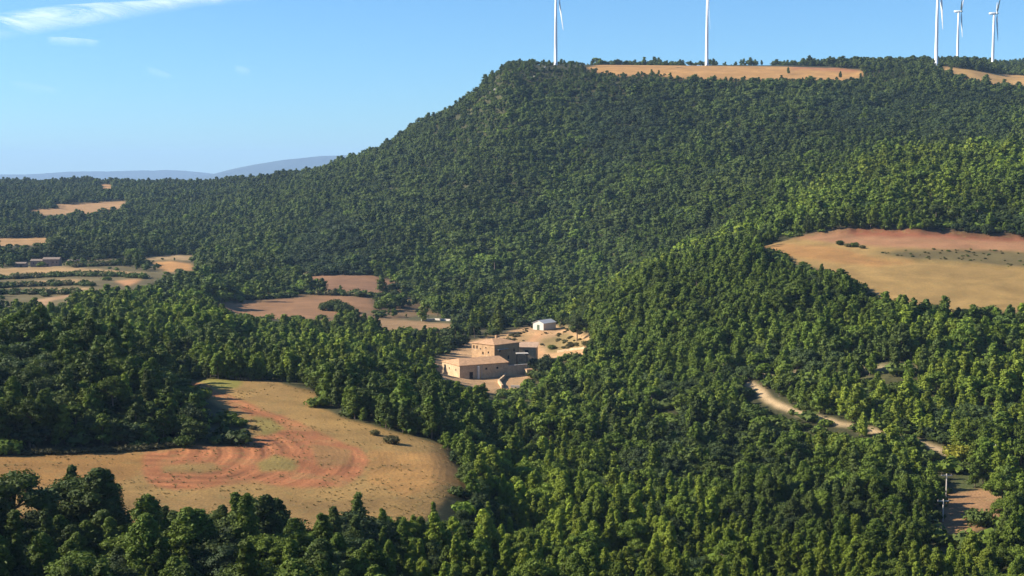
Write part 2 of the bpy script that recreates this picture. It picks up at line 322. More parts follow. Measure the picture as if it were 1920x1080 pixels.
def mix(nt, fac, a, b, mode='MIX'):
    n = nt.nodes.new('ShaderNodeMix'); n.data_type = 'RGBA'; n.blend_type = mode
    for k, s in ((0, fac), (6, a), (7, b)):
        if isinstance(s, (int, float)): n.inputs[k].default_value = s
        elif isinstance(s, tuple): n.inputs[k].default_value = (*s[:3], 1)
        else: nt.links.new(s, n.inputs[k])
    return n.outputs[2]
def ramp(nt, fac, lo, hi, a=0.0, b=1.0):
    n = nt.nodes.new('ShaderNodeMapRange'); n.inputs['From Min'].default_value = lo; n.inputs['From Max'].default_value = hi
    n.inputs['To Min'].default_value = a; n.inputs['To Max'].default_value = b
    nt.links.new(fac, n.inputs['Value']); return n.outputs[0]
def scalecol(nt, col, fac):
    n = nt.nodes.new('ShaderNodeVectorMath'); n.operation = 'SCALE'
    if isinstance(col, tuple): n.inputs[0].default_value = col
    else: nt.links.new(col, n.inputs[0])
    nt.links.new(fac, n.inputs['Scale']); return n.outputs[0]
def ground_material(name, tram=0.0, bump=.3, drygrass=.35):
    m, nt, b = newmat(name)
    at_ = nt.nodes.new('ShaderNodeAttribute'); at_.attribute_name = 'tint'
    p = geopos(nt)
    col = at_.outputs['Color']
    big = noise(nt, .045, 4, .6, p, .6); midn = noise(nt, .35, 5, .65, p, .3); fine = noise(nt, 2.2, 4, .7, p)
    col = scalecol(nt, col, ramp(nt, big, .3, .7, .78, 1.2))
    col = mix(nt, ramp(nt, midn, .54, .70, 0, drygrass), col, (.17, .15, .055))
    col = scalecol(nt, col, ramp(nt, fine, .25, .75, .52, 1.42))
    bmp_h = mth(nt, 'ADD', midn, fine)
    if tram:
        fa = nt.nodes.new('ShaderNodeAttribute'); fa.attribute_name = 'furrow'
        f = mth(nt, 'ADD', fa.outputs['Fac'], mth(nt, 'MULTIPLY', big, 5.0))
        s = mth(nt, 'SINE', mth(nt, 'MULTIPLY', f, 1.9)); s2 = mth(nt, 'SINE', mth(nt, 'MULTIPLY', f, 4.3))
        msk = ramp(nt, noise(nt, .09, 3, .6, p), .42, .62)
        col = scalecol(nt, col, mth(nt, 'ADD', 1.0, mth(nt, 'MULTIPLY', mth(nt, 'ADD', s, mth(nt, 'MULTIPLY', s2, .7)), mth(nt, 'MULTIPLY', msk, .07 * tram))))
        bmp_h = mth(nt, 'ADD', bmp_h, mth(nt, 'MULTIPLY', s2, .25 * tram))
    nt.links.new(col, b.inputs['Base Color'])
    bp = nt.nodes.new('ShaderNodeBump'); bp.inputs['Strength'].default_value = bump; bp.inputs['Distance'].default_value = .6
    nt.links.new(bmp_h, bp.inputs['Height']); nt.links.new(bp.outputs[0], b.inputs['Normal'])
    return m
M_ground = ground_material('forest_floor'); M_field = ground_material('dry_field', .25, .35, .45); M_far = ground_material('stubble', .5, .2, .15)
M_yard = ground_material('sandy_earth', 0, .5, .45); M_path = ground_material('track_earth', 0, .3, .15)
def plain(name, c, rough=.85, n_amt=.2, n_scale=1.0, spec=.2, metallic=0, bump=0.0):
    m, nt, b = newmat(name); b.inputs['Roughness'].default_value = rough; b.inputs['Specular IOR Level'].default_value = spec; b.inputs['Metallic'].default_value = metallic
    tc = nt.nodes.new('ShaderNodeTexCoord').outputs['Object']
    f = noise(nt, n_scale, 5, .65, tc)
    nt.links.new(scalecol(nt, c, ramp(nt, f, .25, .75, 1 - n_amt, 1 + n_amt)), b.inputs['Base Color'])
    if bump:
        bp = nt.nodes.new('ShaderNodeBump'); bp.inputs['Strength'].default_value = bump; bp.inputs['Distance'].default_value = .1
        nt.links.new(f, bp.inputs['Height']); nt.links.new(bp.outputs[0], b.inputs['Normal'])
    return m
def foliage_material(name, c1, c2, trans=.22):
    m, nt, b = newmat(name)
    p = geopos(nt); oi = nt.nodes.new('ShaderNodeObjectInfo').outputs['Random']
    patch = noise(nt, .014, 3, .6, p); patch2 = noise(nt, .0065, 3, .55, p); small = noise(nt, .9, 3, .6, p)
    k = mth(nt, 'ADD', mth(nt, 'MULTIPLY', oi, .6), mth(nt, 'MULTIPLY', ramp(nt, patch, .35, .65), .4))
    col = mix(nt, k, c1, c2)
    col = scalecol(nt, col, ramp(nt, small, .3, .7, .75, 1.25))
    w = nt.nodes.new('ShaderNodeTexWhiteNoise'); w.noise_dimensions = '1D'; nt.links.new(oi, w.inputs['W'])
    col = scalecol(nt, col, ramp(nt, w.outputs['Value'], 0, 1, .66, 1.3)); col = scalecol(nt, col, ramp(nt, patch2, .36, .64, .74, 1.24))
    nt.links.new(col, b.inputs['Base Color']); b.inputs['Roughness'].default_value = .7
    t = nt.nodes.new('ShaderNodeBsdfTranslucent'); nt.links.new(mix(nt, 1.0, col, (1.0, 1.0, .45), 'MULTIPLY'), t.inputs[0])
    ms = nt.nodes.new('ShaderNodeMixShader'); ms.inputs[0].default_value = trans
    nt.links.new(b.outputs[0], ms.inputs[1]); nt.links.new(t.outputs[0], ms.inputs[2])
    nt.links.new(ms.outputs[0], nt.nodes['Material Output'].inputs['Surface'])
    return m
FOL = {
 'bright': foliage_material('bright_pine_needles', (.128, .180, .017), (.178, .212, .025)),
 'mid': foliage_material('pine_needles', (.078, .122, .015), (.112, .150, .019)),
 'deep': foliage_material('deep_green_needles', (.057, .087, .018), (.084, .110, .022)),
 'oak': foliage_material('holm_oak_leaves', (.033, .055, .018), (.050, .072, .020), .18),
 'yellow': foliage_material('yellow_leaves', (.20, .20, .022), (.26, .24, .03)),
 'brown': foliage_material('dry_scrub_leaves', (.085, .080, .030), (.115, .100, .038)),
}
M_bark = plain('bark', (.16, .12, .09), .9, .35, 3)

# ------------------------------------------------------------------ ground meshes
na, nr = X.shape
idx = np.arange(na * nr).reshape(na, nr)
quad = np.stack([idx[:-1, :-1], idx[1:, :-1], idx[1:, 1:], idx[:-1, 1:]], -1).reshape(-1, 4)[:, ::-1]
frid = RID[:-1, :-1].reshape(-1); fpid = PID[:-1, :-1].reshape(-1)
allco = np.stack([X, Y, Z], -1).reshape(-1, 3); alltint = TINT.reshape(-1, 3); allfur = FUR.reshape(-1)
SOIL = np.array([.74, .67, .57])
def ground_part(name, mask, mat):
    q = quad[mask]; used, inv = np.unique(q, return_inverse=True)
    me = np_mesh(name, allco[used], [inv.reshape(-1, 4)], [mat], smooth=True)
    a = me.attributes.new('tint', 'FLOAT_COLOR', 'POINT')
    a.data.foreach_set('color', np.concatenate([alltint[used] * SOIL, np.ones((len(used), 1))], 1).astype(np.float32).ravel())
    a = me.attributes.new('furrow', 'FLOAT', 'POINT'); a.data.foreach_set('value', allfur[used].astype(np.float32))
    o = link(bpy.data.objects.new(name, me)); o['kind'] = 'structure'; return o
ground_part('ground', (frid < 0) & (fpid < 0), M_ground)
for i, (n, P, r0, r1, t) in enumerate(REGIONS):
    m = (frid == i)
    if m.sum() > 3: ground_part(n, m, M_yard if n == 'farmyard' else (M_field if i < 2 or i == 18 else M_far))
for i in range(len(PATHS)):
    m = (fpid == i)
    if m.sum() > 3: ground_part('path', m, M_path)
# far mountains
def mountain(name, prof, r, depth, seed):
    us = np.linspace(-1800, 1800, 500); vt = np.interp(us, [p[0] for p in prof], [p[1] for p in prof]); vt = blur(vt[None], 6, 1)[0]
    vt = vt + fbm(us / 90 + seed, us * 0, 4) * 3
    az = np.arctan((us - 960) / F); zt = vz(az, r, vt)
    t = np.linspace(-1, 1, 60); A, T = np.meshgrid(az, t, indexing='ij'); RR = r + T * depth
    sh = np.clip(1 - np.abs(T) ** 1.4, 0, 1)
    ZZ = -80 + (zt[:, None] + 80) * sh + fbm(RR * np.sin(A) / 900, RR * np.cos(A) / 900, 4) * 60 * sh * (1 - sh) * 3
    co = np.stack([RR * np.sin(A), RR * np.cos(A), ZZ], -1).reshape(-1, 3); ii = np.arange(len(co)).reshape(A.shape)
    q = np.stack([ii[:-1, :-1], ii[1:, :-1], ii[1:, 1:], ii[:-1, 1:]], -1).reshape(-1, 4)[:, ::-1]
    o = link(bpy.data.objects.new(name, np_mesh(name, co, [q], [plain('far_woodland', (.035, .05, .04), .95, .4, .002)], smooth=True))); o['kind'] = 'structure'
mountain('mountains', [(-1800,330),(-200,328),(0,328),(60,326),(120,320),(190,321),(260,321),(340,319),(400,328),(460,330)], 24000, 2000, 1)
mountain('hills', [(-1800,350),(330,345),(400,327),(450,312),(520,301),(600,293),(650,291),(760,286),(900,300),(1200,330)], 20000, 1600, 5)

# ------------------------------------------------------------------ trees
class Bag:
    def __init__(s): s.co = []; s.q = []; s.t = []; s.qm = []; s.tm = []; s.n = 0
    def add(s, co, q=None, t=None, mat=0):
        co = np.asarray(co, float)
        if q is not None: s.q.append(np.asarray(q) + s.n); s.qm.append(np.full(len(q), mat))
        if t is not None: s.t.append(np.asarray(t) + s.n); s.tm.append(np.full(len(t), mat))
        s.co.append(co); s.n += len(co)
    def merged(s, o, mat):
        for c in [np.concatenate(o.co)]:
            if o.q: s.q.append(np.concatenate(o.q) + s.n); s.qm.append(np.full(len(s.q[-1]), mat))
            if o.t: s.t.append(np.concatenate(o.t) + s.n); s.tm.append(np.full(len(s.t[-1]), mat))
            s.co.append(c); s.n += len(c)
    def mesh(s, name, mats, smooth=False):
        f = []; mi = []
        if s.q: f.append(np.concatenate(s.q)); mi.append(np.concatenate(s.qm))
        if s.t: f.append(np.concatenate(s.t)); mi.append(np.concatenate(s.tm))
        return np_mesh(name, np.concatenate(s.co), f, mats, np.concatenate(mi), smooth)
_t = (1 + 5 ** .5) / 2
ICO = np.array([(-1,_t,0),(1,_t,0),(-1,-_t,0),(1,-_t,0),(0,-1,_t),(0,1,_t),(0,-1,-_t),(0,1,-_t),(_t,0,-1),(_t,0,1),(-_t,0,-1),(-_t,0,1)]) / math.hypot(1, _t)
ICF = np.array([(0,11,5),(0,5,1),(0,1,7),(0,7,10),(0,10,11),(1,5,9),(5,11,4),(11,10,2),(10,7,6),(7,1,8),(3,9,4),(3,4,2),(3,2,6),(3,6,8),(3,8,9),(4,9,5),(2,4,11),(6,2,10),(8,6,7),(9,8,1)])
JIT = .45
def puff(bag, c, rad, n, size, g, core=True, up=.25):
    d = g.normal(size=(n, 3)); d[:, 2] += up; d /= np.linalg.norm(d, axis=1)[:, None]
    lump = 1 + .22 * np.sin(d[:, 0] * 4 + c[0] * 3) * np.cos(d[:, 2] * 5 + c[1] * 2)
    p = c + d * rad * (g.uniform(.68, 1.16, n) * lump)[:, None]
    nrm = d + g.normal(size=(n, 3)) * JIT; nrm /= np.linalg.norm(nrm, axis=1)[:, None]
    a = g.normal(size=(n, 3)); tx = np.cross(nrm, a); tx /= np.linalg.norm(tx, axis=1)[:, None] + 1e-9; ty = np.cross(nrm, tx)
    s = size * g.uniform(.6, 1.35, n)[:, None]
    v = np.stack([p - tx * s * .5 - ty * s * .28, p + tx * s * .55 - ty * s * .2, p + tx * s * .35 + ty * s * .42, p - tx * s * .42 + ty * s * .3], 1).reshape(-1, 3)
    bag.add(v, q=np.arange(4 * n).reshape(n, 4))
    if core: bag.add(c + ICO * rad * .74 * g.uniform(.85, 1.1, (12, 1)), t=ICF)
def tube(bag, pts, rads, sides=6, mat=0):
    pts = np.asarray(pts, float); co = []
    for i, p in enumerate(pts):
        d = pts[min(i + 1, len(pts) - 1)] - pts[max(i - 1, 0)]; d /= np.linalg.norm(d)
        a = np.array([1, 0, 0]) if abs(d[2]) > .7 else np.array([0, 0, 1]); x = np.cross(d, a); x /= np.linalg.norm(x); y = np.cross(d, x)
        for k in range(sides): an = 2 * math.pi * k / sides; co.append(p + (x * math.cos(an) + y * math.sin(an)) * rads[i])
    q = [(i * sides + k, i * sides + (k + 1) % sides, (i + 1) * sides + (k + 1) % sides, (i + 1) * sides + k) for i in range(len(pts) - 1) for k in range(sides)]
    bag.add(co, q=q, mat=mat)
def make_tree(kind, seed, leaf, per, lod):
    """unit height 1 m scaled to ~10 m; returns crown bag, trunk bag"""
    g = np.random.default_rng(seed); cr = Bag(); tr = Bag()
    lean = g.normal(size=2) * .25
    if kind == 'pine':            # irregular upright pine with stacked puffs
        H = 10; npuf = {0: 36, 1: 16, 2: 7}[lod]; t0 = .22
        for i in range(npuf):
            t = t0 + (1 - t0) * ((i + .5) / npuf) ** .9
            ext = 2.35 * (math.sin(min(1, (1 - t) * 1.55 + .12) * math.pi / 2)) * g.uniform(.75, 1.15)
            if t < .35: ext *= .8
            a = i * 2.4 + g.uniform(-.5, .5); rr = ext * g.uniform(.35, .75)
            if i >= npuf - 2: rr *= .25
            pr = (0.55 + .72 * (1 - t)) * g.uniform(.65, 1.4) * {0: .84, 1: 1.2, 2: 1.65}[lod]
            c = np.array([rr * math.cos(a) + lean[0] * t, rr * math.sin(a) + lean[1] * t, H * t - .4])
            puff(cr, c, np.array([pr, pr, pr * g.uniform(.8, 1.15)]), per, leaf, g)
            if lod == 0 and i % 2 == 0: tube(tr, [(lean[0] * t, lean[1] * t, H * t - 1.4), c * .6 + np.array([lean[0] * t, lean[1] * t, H * t - 1.0]) * .4, c], [.07, .05, .02], 4)
        tube(tr, [(0, 0, -.8), (lean[0] * .3, lean[1] * .3, 3), (lean[0] * .6, lean[1] * .6, 6), (lean[0], lean[1], 9.2)], [.2, .16, .11, .04], 6)
    elif kind == 'slim':          # young pointed pine
        H = 10; npuf = {0: 28, 1: 13, 2: 6}[lod]
        for i in range(npuf):
            t = .12 + .86 * (i + .5) / npuf; ext = 1.75 * (1 - t) ** .75 + .15
            a = i * 2.4 + g.uniform(-.4, .4); rr = ext * g.uniform(.3, .65); pr = (.36 + .85 * (1 - t)) * g.uniform(.65, 1.3) * {0: .85, 1: 1.2, 2: 1.6}[lod]
            c = np.array([rr * math.cos(a), rr * math.sin(a), H * t]); puff(cr, c, np.array([pr, pr, pr * 1.2]), per, leaf, g, up=.5)
        tube(tr, [(0, 0, -.8), (0, 0, 5), (0, 0, 9.5)], [.16, .1, .03], 6)
    elif kind == 'flat':          # umbrella-topped older pine, bare lower trunk
        H = 10; npuf = {0: 20, 1: 12, 2: 6}[lod]
        for i in range(npuf):
            a = i * 2.4 + g.uniform(-.4, .4); q = ((i + .5) / npuf) ** .5; rr = 2.9 * q * g.uniform(.8, 1.1)
            c = np.array([rr * math.cos(a) + lean[0], rr * math.sin(a) + lean[1], 8.6 - 2.6 * q * q + g.uniform(-.9, .5)]); pr = g.uniform(.85, 1.3) * {0: 1, 1: 1.2, 2: 1.6}[lod]
            puff(cr, c, np.array([pr, pr, pr * .72]), per, leaf, g)
            if lod == 0 and i % 2: tube(tr, [(lean[0] * .6, lean[1] * .6, 5.5), (c[0] * .6, c[1] * .6, 6.6), tuple(c)], [.1, .07, .03], 4)
        for k in range({0: 5, 1: 3, 2: 2}[lod]):
            a = g.uniform(0, 6.28); puff(cr, np.array([1.5 * math.cos(a), 1.5 * math.sin(a), g.uniform(3.5, 5.5)]), np.array([.9, .9, .6]), per, leaf, g)
        tube(tr, [(0, 0, -.8), (lean[0] * .2, lean[1] * .2, 3), (lean[0] * .6, lean[1] * .6, 5.5), (lean[0], lean[1], 8.4)], [.22, .18, .14, .05], 6)
    elif kind == 'oak':           # broad rounded holm oak
        H = 9; npuf = {0: 30, 1: 17, 2: 8}[lod]
        for i in range(npuf):
            ph = math.acos(1 - 1.55 * (i + .5) / npuf); a = i * 2.4 + g.uniform(-.3, .3); rr = g.uniform(.65, .95)
            c = np.array([3.3 * rr * math.sin(ph) * math.cos(a), 3.3 * rr * math.sin(ph) * math.sin(a), 3.9 + 3.6 * rr * math.cos(ph)]); pr = g.uniform(.95, 1.5) * {0: 1, 1: 1.15, 2: 1.5}[lod]
            puff(cr, c, np.array([pr, pr, pr * .85]), per, leaf, g)
            if lod == 0 and i % 3 == 0: tube(tr, [(0, 0, 2), c * .5 + np.array([0, 0, 1.2]), c], [.14, .09, .03], 4)
        cr.add(np.array([0, 0, 4.2]) + ICO * np.array([2.5, 2.5, 2.9]), t=ICF)
        tube(tr, [(0, 0, -.8), (.1, .05, 2), (.05, .1, 5)], [.3, .24, .1], 6)
    elif kind == 'bush':
        npuf = {0: 9, 1: 6, 2: 3}[lod]
        for i in range(npuf):
            a = i * 2.4; rr = .95 * math.sqrt((i + .3) / npuf); c = np.array([rr * math.cos(a), rr * math.sin(a), .75 + g.uniform(-.2, .3) - rr * .25]); pr = g.uniform(.5, .75) * {0: 1, 1: 1.1, 2: 1.5}[lod]
            puff(cr, c, np.array([pr, pr, pr * .85]), per, leaf, g)
        tube(tr, [(0, 0, -.3), (0, 0, .7)], [.06, .03], 5)
    return cr, tr
NEARV = {}                                       # near models: separate crown and trunk meshes
SPEC = [('pine', 'bright'), ('pine', 'mid'), ('slim', 'bright'), ('slim', 'mid'), ('flat', 'mid'), ('flat', 'deep'), ('oak', 'oak'), ('oak', 'deep'), ('pine', 'deep'), ('slim', 'deep'), ('oak', 'mid')]
for k, (kind, tone) in enumerate(SPEC):
    for j in range(3):
        c, t = make_tree(kind, 100 + 10 * k + j, .27, 200, 0)
        NEARV[(kind, tone, j)] = (c.mesh('crown', [FOL[tone]]), t.mesh('trunk', [M_bark], True))
for tone in ('deep', 'brown', 'mid', 'yellow'):
    for j in range(2):
        c, t = make_tree('bush', 300 + j, .2, 120, 0); NEARV[('bush', tone, j)] = (c.mesh('crown', [FOL[tone]]), t.mesh('trunk', [M_bark], True))
VAR = []; VKEY = {}                              # wood models: crown and trunk in one mesh, three levels of detail
def add_variant(kind, tone, lod, seed, leaf, per):
    c, t = make_tree(kind, seed, leaf, per, lod); b = Bag(); b.merged(c, 0); b.merged(t, 1)
    o = bpy.data.objects.new('wood_tree', b.mesh('wood_tree', [FOL[tone], M_bark])); VKEY.setdefault((kind, tone, lod), []).append(len(VAR)); VAR.append(o)
for k, (kind, tone) in enumerate(SPEC):
    for lod, leaf, per, n in ((0, .28, 160, 3), (1, .52, 75, 3), (2, .85, 40, 3)):
        JIT = (.45, .38, .28)[lod]
        for j in range(n): add_variant(kind, tone, lod, 500 + 20 * k + j, leaf, per)
for tone in ('deep', 'brown', 'mid'):
    add_variant('bush', tone, 1, 700, .4, 45); add_variant('bush', tone, 2, 701, .6, 24)

# scatter
def scatter(rmin, rmax, sp, azm):
    n = int(2 * rmax * math.sin(azm) / sp) + 2; m = int((rmax - rmin * math.cos(azm)) / (sp * .87)) + 2
    i, j = np.meshgrid(np.arange(n), np.arange(m), indexing='ij')
    x = (i - n / 2 + (j % 2) * .5) * sp; y = rmin * math.cos(azm) + j * sp * .87
    x = x + rng.uniform(-.42, .42, x.shape) * sp; y = y + rng.uniform(-.42, .42, x.shape) * sp
    x, y = x.ravel(), y.ravel(); r = np.hypot(x, y); a = np.arctan2(x, y); k = (r >= rmin) & (r < rmax) & (np.abs(a) < azm)
    return x[k], y[k]
parts = [scatter(150, 330, 3.7, math.radians(27)), scatter(330, 700, 4.1, math.radians(26)), scatter(700, 1900, 6.3, math.radians(25)), scatter(1900, 3100, 6.6, math.radians(24))]
main_n = sum(len(p[0]) for p in parts); parts.append(scatter(320, 1900, 8.5, math.radians(24)))
tx = np.concatenate([p[0] for p in parts]); ty = np.concatenate([p[1] for p in parts])
small_tree = np.arange(len(tx)) >= main_n; jx = rng.normal(size=(2, len(tx))) * np.interp(np.hypot(tx, ty), [300, 900], [.5, 1.3]); tx = tx + jx[0]; ty = ty + jx[1]
tz = ground(tx, ty); trr = np.hypot(tx, ty); tu, tv = project(tx, ty, tz)
keep = np.ones(len(tx), bool)
wob = fbm(tx / 11, ty / 11, 2)
for i, (n, P, r0, r1, t) in enumerate(REGIONS): keep &= ~(inpoly(tu + wob * 8, tv + wob * 3, P) & (trr > r0 * .97) & (trr < r1 * 1.03))
rnd = rng.random(len(tx))
for P, r0, r1, t, k in SCRUB: keep &= ~(inpoly(tu, tv, P) & (trr > r0) & (trr < r1) & (rnd > k))
for i, w in enumerate(PW):
    near = (np.abs(trr - np.hypot(*w.T).mean()) < 150); d = np.full(len(tx), 1e9); d[near] = polydist(tx[near], ty[near], w)
    keep &= d > PATHS[i][1] + 1.6
    dd = np.full(len(tx), 1e9); dd[near] = polydist(tx[near], ty[near] + 9, w)      # the open verge below the track
    if i == 0: keep &= ~((dd < 3) & (fbm(tx / 16 + 5, ty / 16, 2) > .1))
# small openings
keep &= ~((fbm(tx / 17 + 70, ty / 17, 3) > .43) & (trr > 300))
for b, rad in ((BARN, 0), ):
    pass
for cx, cy, rad in ((BARN.x + 5, BARN.y + 10, 19), (HOUSE.x + 3, HOUSE.y + 10, 17), (SHED.x, SHED.y + 5, 9), (OLDH.x - 16, OLDH.y + 3, 22)):
    keep &= np.hypot(tx - cx, ty - cy) > rad
tx, ty, tz, trr, tu, tv, small_tree = (a[keep] for a in (tx, ty, tz, trr, tu, tv, small_tree)); N = len(tx)
# nothing stands in front of what the photo shows open
th_ = 7.6
VIS = [([(1783,842),(1815,842),(1815,874),(1783,874)], 396), ([(352,713),(590,740),(640,772),(600,835),(505,832),(475,806),(440,782),(400,752)], 480), ([(1425,460),(1520,440),(1560,470),(1500,480),(1450,474)], 735),
 ([(600,745),(640,772),(740,800),(835,830),(850,870),(880,900),(820,925),(740,945),(680,925),(600,958),(520,935),(480,960),(400,930),(290,960),(250,950),(220,905),(160,905),(120,890),(60,930),(0,925),(-60,925),(-60,850),(200,850),(340,838),(440,830),(500,815),(440,770),(380,740),(350,720),(400,713),(520,718),(590,740)], 300),
 ([(1440,462),(1520,440),(1920,445),(1960,566),(1750,566),(1700,560),(1660,545),(1610,520),(1567,500),(1500,484),(1463,474)], 640),
 ([(822,680),(880,640),(950,628),(990,600),(1050,598),(1108,630),(1098,665),(1040,670),(1000,690),(985,715),(1010,735),(960,745),(900,720),(862,716),(835,698)], 700),
 ([(1774,928),(1800,922),(1868,925),(1870,950),(1825,975),(1785,985),(1764,980),(1768,945)], 340),
 ([(380,578),(480,570),(560,560),(560,524),(640,516),(725,525),(690,552),(700,572),(640,590),(500,594)], 960),
 ([(700,598),(840,608),(830,616),(740,614)], 780),
 ([(0,500),(270,508),(360,490),(357,504),(270,520),(150,545),(90,570),(0,550)], 1200),
 ([(60,397),(110,386),(233,380),(220,391),(130,395)], 1950), ([(0,448),(90,447),(88,456),(0,457)], 1500), ([(188,346),(210,347),(207,352),(193,352)], 2600),
 ([(1405,714),(1425,718),(1450,744),(1450,756),(1430,750),(1405,730)], 480), ([(1450,750),(1482,764),(1540,780),(1600,792),(1660,803),(1655,812),(1590,803),(1520,788),(1450,763)], 470), ([(1756,938),(1785,938),(1785,986),(1756,986)], 345),
 ([(1715,818),(1780,832),(1790,850),(1770,852),(1720,828)], 420), ([(1625,684),(1705,679),(1705,690),(1630,694)], 500), ([(1495,684),(1510,684),(1508,700),(1495,698)], 500), ([(1885,878),(1930,885),(1930,895),(1890,888)], 420),
 ([(760,598),(850,600),(850,606),(760,605)], 700), ([(800,638),(880,640),(880,648),(800,646)], 640)]
xk = np.ones(N, bool)
for P, rm in VIS:
    for hh in (9.0, 6.5, 4.0, 1.5):
        for dx in (-1.6, 1.6):
            u_, v_ = project(tx + dx, ty, tz + hh); xk &= ~(inpoly(u_, v_, P) & (trr < rm))
sil = (trr > 1690) & (tu > 1090) & (tu < 1500); xk &= ~(sil & (fbm(tx / 28, ty / 28, 2) + rng.normal(size=N) * .15 < .32))
sil = (trr > 1640) & (tu > 1000) & (tu <= 1120); xk &= ~(sil & (rng.random(N) < .8))
tx, ty, tz, trr, tu, tv, small_tree = (a[xk] for a in (tx, ty, tz, trr, tu, tv, small_tree)); N = len(tx)
# species by place
pn = fbm(tx / 60, ty / 60, 3) + rng.normal(size=N) * .22
on = fbm(tx / 45 + 33, ty / 45 + 12, 3) + rng.normal(size=N) * .25
kind = np.full(N, 1); tone = np.empty(N, object)
K = np.empty(N, object); T = np.empty(N, object)
K[:] = 'pine'; T[:] = 'mid'
q = rng.random(N)
K[q < .30] = 'slim'; K[(q > .86)] = 'flat'
T[pn > .18] = 'bright'; T[pn < -.28] = 'deep'
def zone(P): return inpoly(tu, tv, P)
hill = (trr > 880)
T[hill] = np.where(pn[hill] > .22, 'mid', 'deep'); K[hill & (q < .3)] = 'pine'
yel = zone([(1450,440),(1520,330),(1700,290),(1960,290),(2400,290),(2400,460),(1560,440)]) & (trr > 780) & (trr < 1080); T[yel] = np.where(pn[yel] + rng.normal(size=yel.sum()) * .25 > .3, 'bright', 'mid')
brightz = zone([(620,1200),(640,960),(900,880),(1000,780),(1100,830),(1250,880),(1380,1000),(1500,1200)]) & (trr < 480); T[brightz] = np.where(pn[brightz] > -.35, 'bright', 'mid'); K[brightz & (q < .45)] = 'slim'
rslope = zone([(1600,640),(1920,600),(2400,600),(2400,860),(1800,840)]) & (trr < 560); T[rslope & (pn > -.1)] = 'bright'
mixz = zone([(1100,600),(1250,480),(1420,480),(1700,600),(1500,700),(1400,780),(1150,760)]) & (trr < 760); T[mixz] = np.where(pn[mixz] > .35, 'bright', 'mid')
T[(trr > 1250) & (pn < .5)] = 'deep'; lf = (trr < 262) & (tu < 720); T[lf] = np.where(pn[lf] > -.2, 'mid', 'deep')
rd = hill & (rng.random(N) < .5); K[rd] = 'oak'; K[rd & (T == 'bright')] = 'pine'
ok = on > .30
ok |= zone([(0,600),(200,620),(420,720),(470,830),(0,840),(-400,840),(-400,600)]) & (trr < 480) & (on > -.1)
ok &= ~(hill & (on < .55))
ok |= (trr < 262) & (tu < 720) & (rng.random(N) < .24)
ok |= zone([(700,1080),(780,900),(920,900),(960,1000),(900,1100)]) & (trr < 330) & (on > .0)
K[ok] = 'oak'; T[ok] = np.where(rng.random(ok.sum()) < .6, 'oak', 'deep')
darkp = zone([(1080,260),(1100,180),(1230,190),(1260,260),(1150,330)]) | zone([(520,470),(640,400),(720,470),(700,520),(560,520)]) | zone([(1500,180),(1900,180),(1900,280),(1600,260)])
m = darkp & (trr > 900) & (rng.random(N) < .85); K[m] = 'oak'; T[m] = 'oak'
T[(K == 'flat') & (T == 'bright')] = 'mid'
hgt = np.where(K == 'oak', rng.uniform(.55, 1.0, N), rng.choice([.5,.62,.72,.82,.9,1.0,1.1,1.25], N) * rng.uniform(.9, 1.1, N)) * (1 + .55 * fbm(tx / 22 + 90, ty / 22, 3))
hgt[hill] *= np.exp(rng.normal(size=hill.sum()) * .16); hgt = np.clip(hgt, .28, 1.6); hgt[small_tree] *= .5
hgt = hgt * np.interp(trr, [200, 300, 500, 1000, 1600], [.76, .76, .82, .88, .85])
leftfront = (trr < 260) & (tu < 700); hgt[leftfront] *= rng.uniform(1.05, 1.45, leftfront.sum()); kn = zone([(-400,560),(200,600),(420,720),(470,830),(0,850),(-400,850)]) & (trr < 480); hgt[kn] *= 1.3; hgt[kn & (tu > 310) & (trr > 375)] *= .6
hgt[zone([(1100,160),(1700,160),(1700,100),(1100,100)]) & (trr > 1500) & (trr < 1640)] *= .55
hgt[(trr > 1580) & (tu > 925) & (tu < 1110)] *= .6
wid = hgt * rng.uniform(.9, 1.25, N); wid[leftfront] *= 1.3; wid[kn] *= 1.1
rot = rng.uniform(0, 6.283, N)

# the largest-showing trees stand as things of their own
topu, topv = project(tx, ty, tz + hgt * 9.5)
infr = (tu > -20) & (tu < 1940) & (topv < 1075) & (trr < 480)
def seen(i):
    # rough sight test against neighbours' crowns
    n = (trr < trr[i] - 2) & (trr > trr[i] - 60) & (np.abs(tu - tu[i]) < 12)
    return not np.any(topv[n] < topv[i] + 4)
cand = np.where(infr)[0]; cand = cand[np.argsort(-(hgt[cand] / trr[cand]))]
pick_p, pick_o = [], []
for i in cand:
    isoak = K[i] == 'oak'; L = pick_o if isoak else pick_p
    if len(L) >= (150 if isoak else 295): continue
    if trr[i] > 330 and not seen(i): continue
    L.append(i)
    if len(pick_p) >= 295 and len(pick_o) >= 150: break
single = np.zeros(N, bool); single[pick_p] = True; single[pick_o] = True

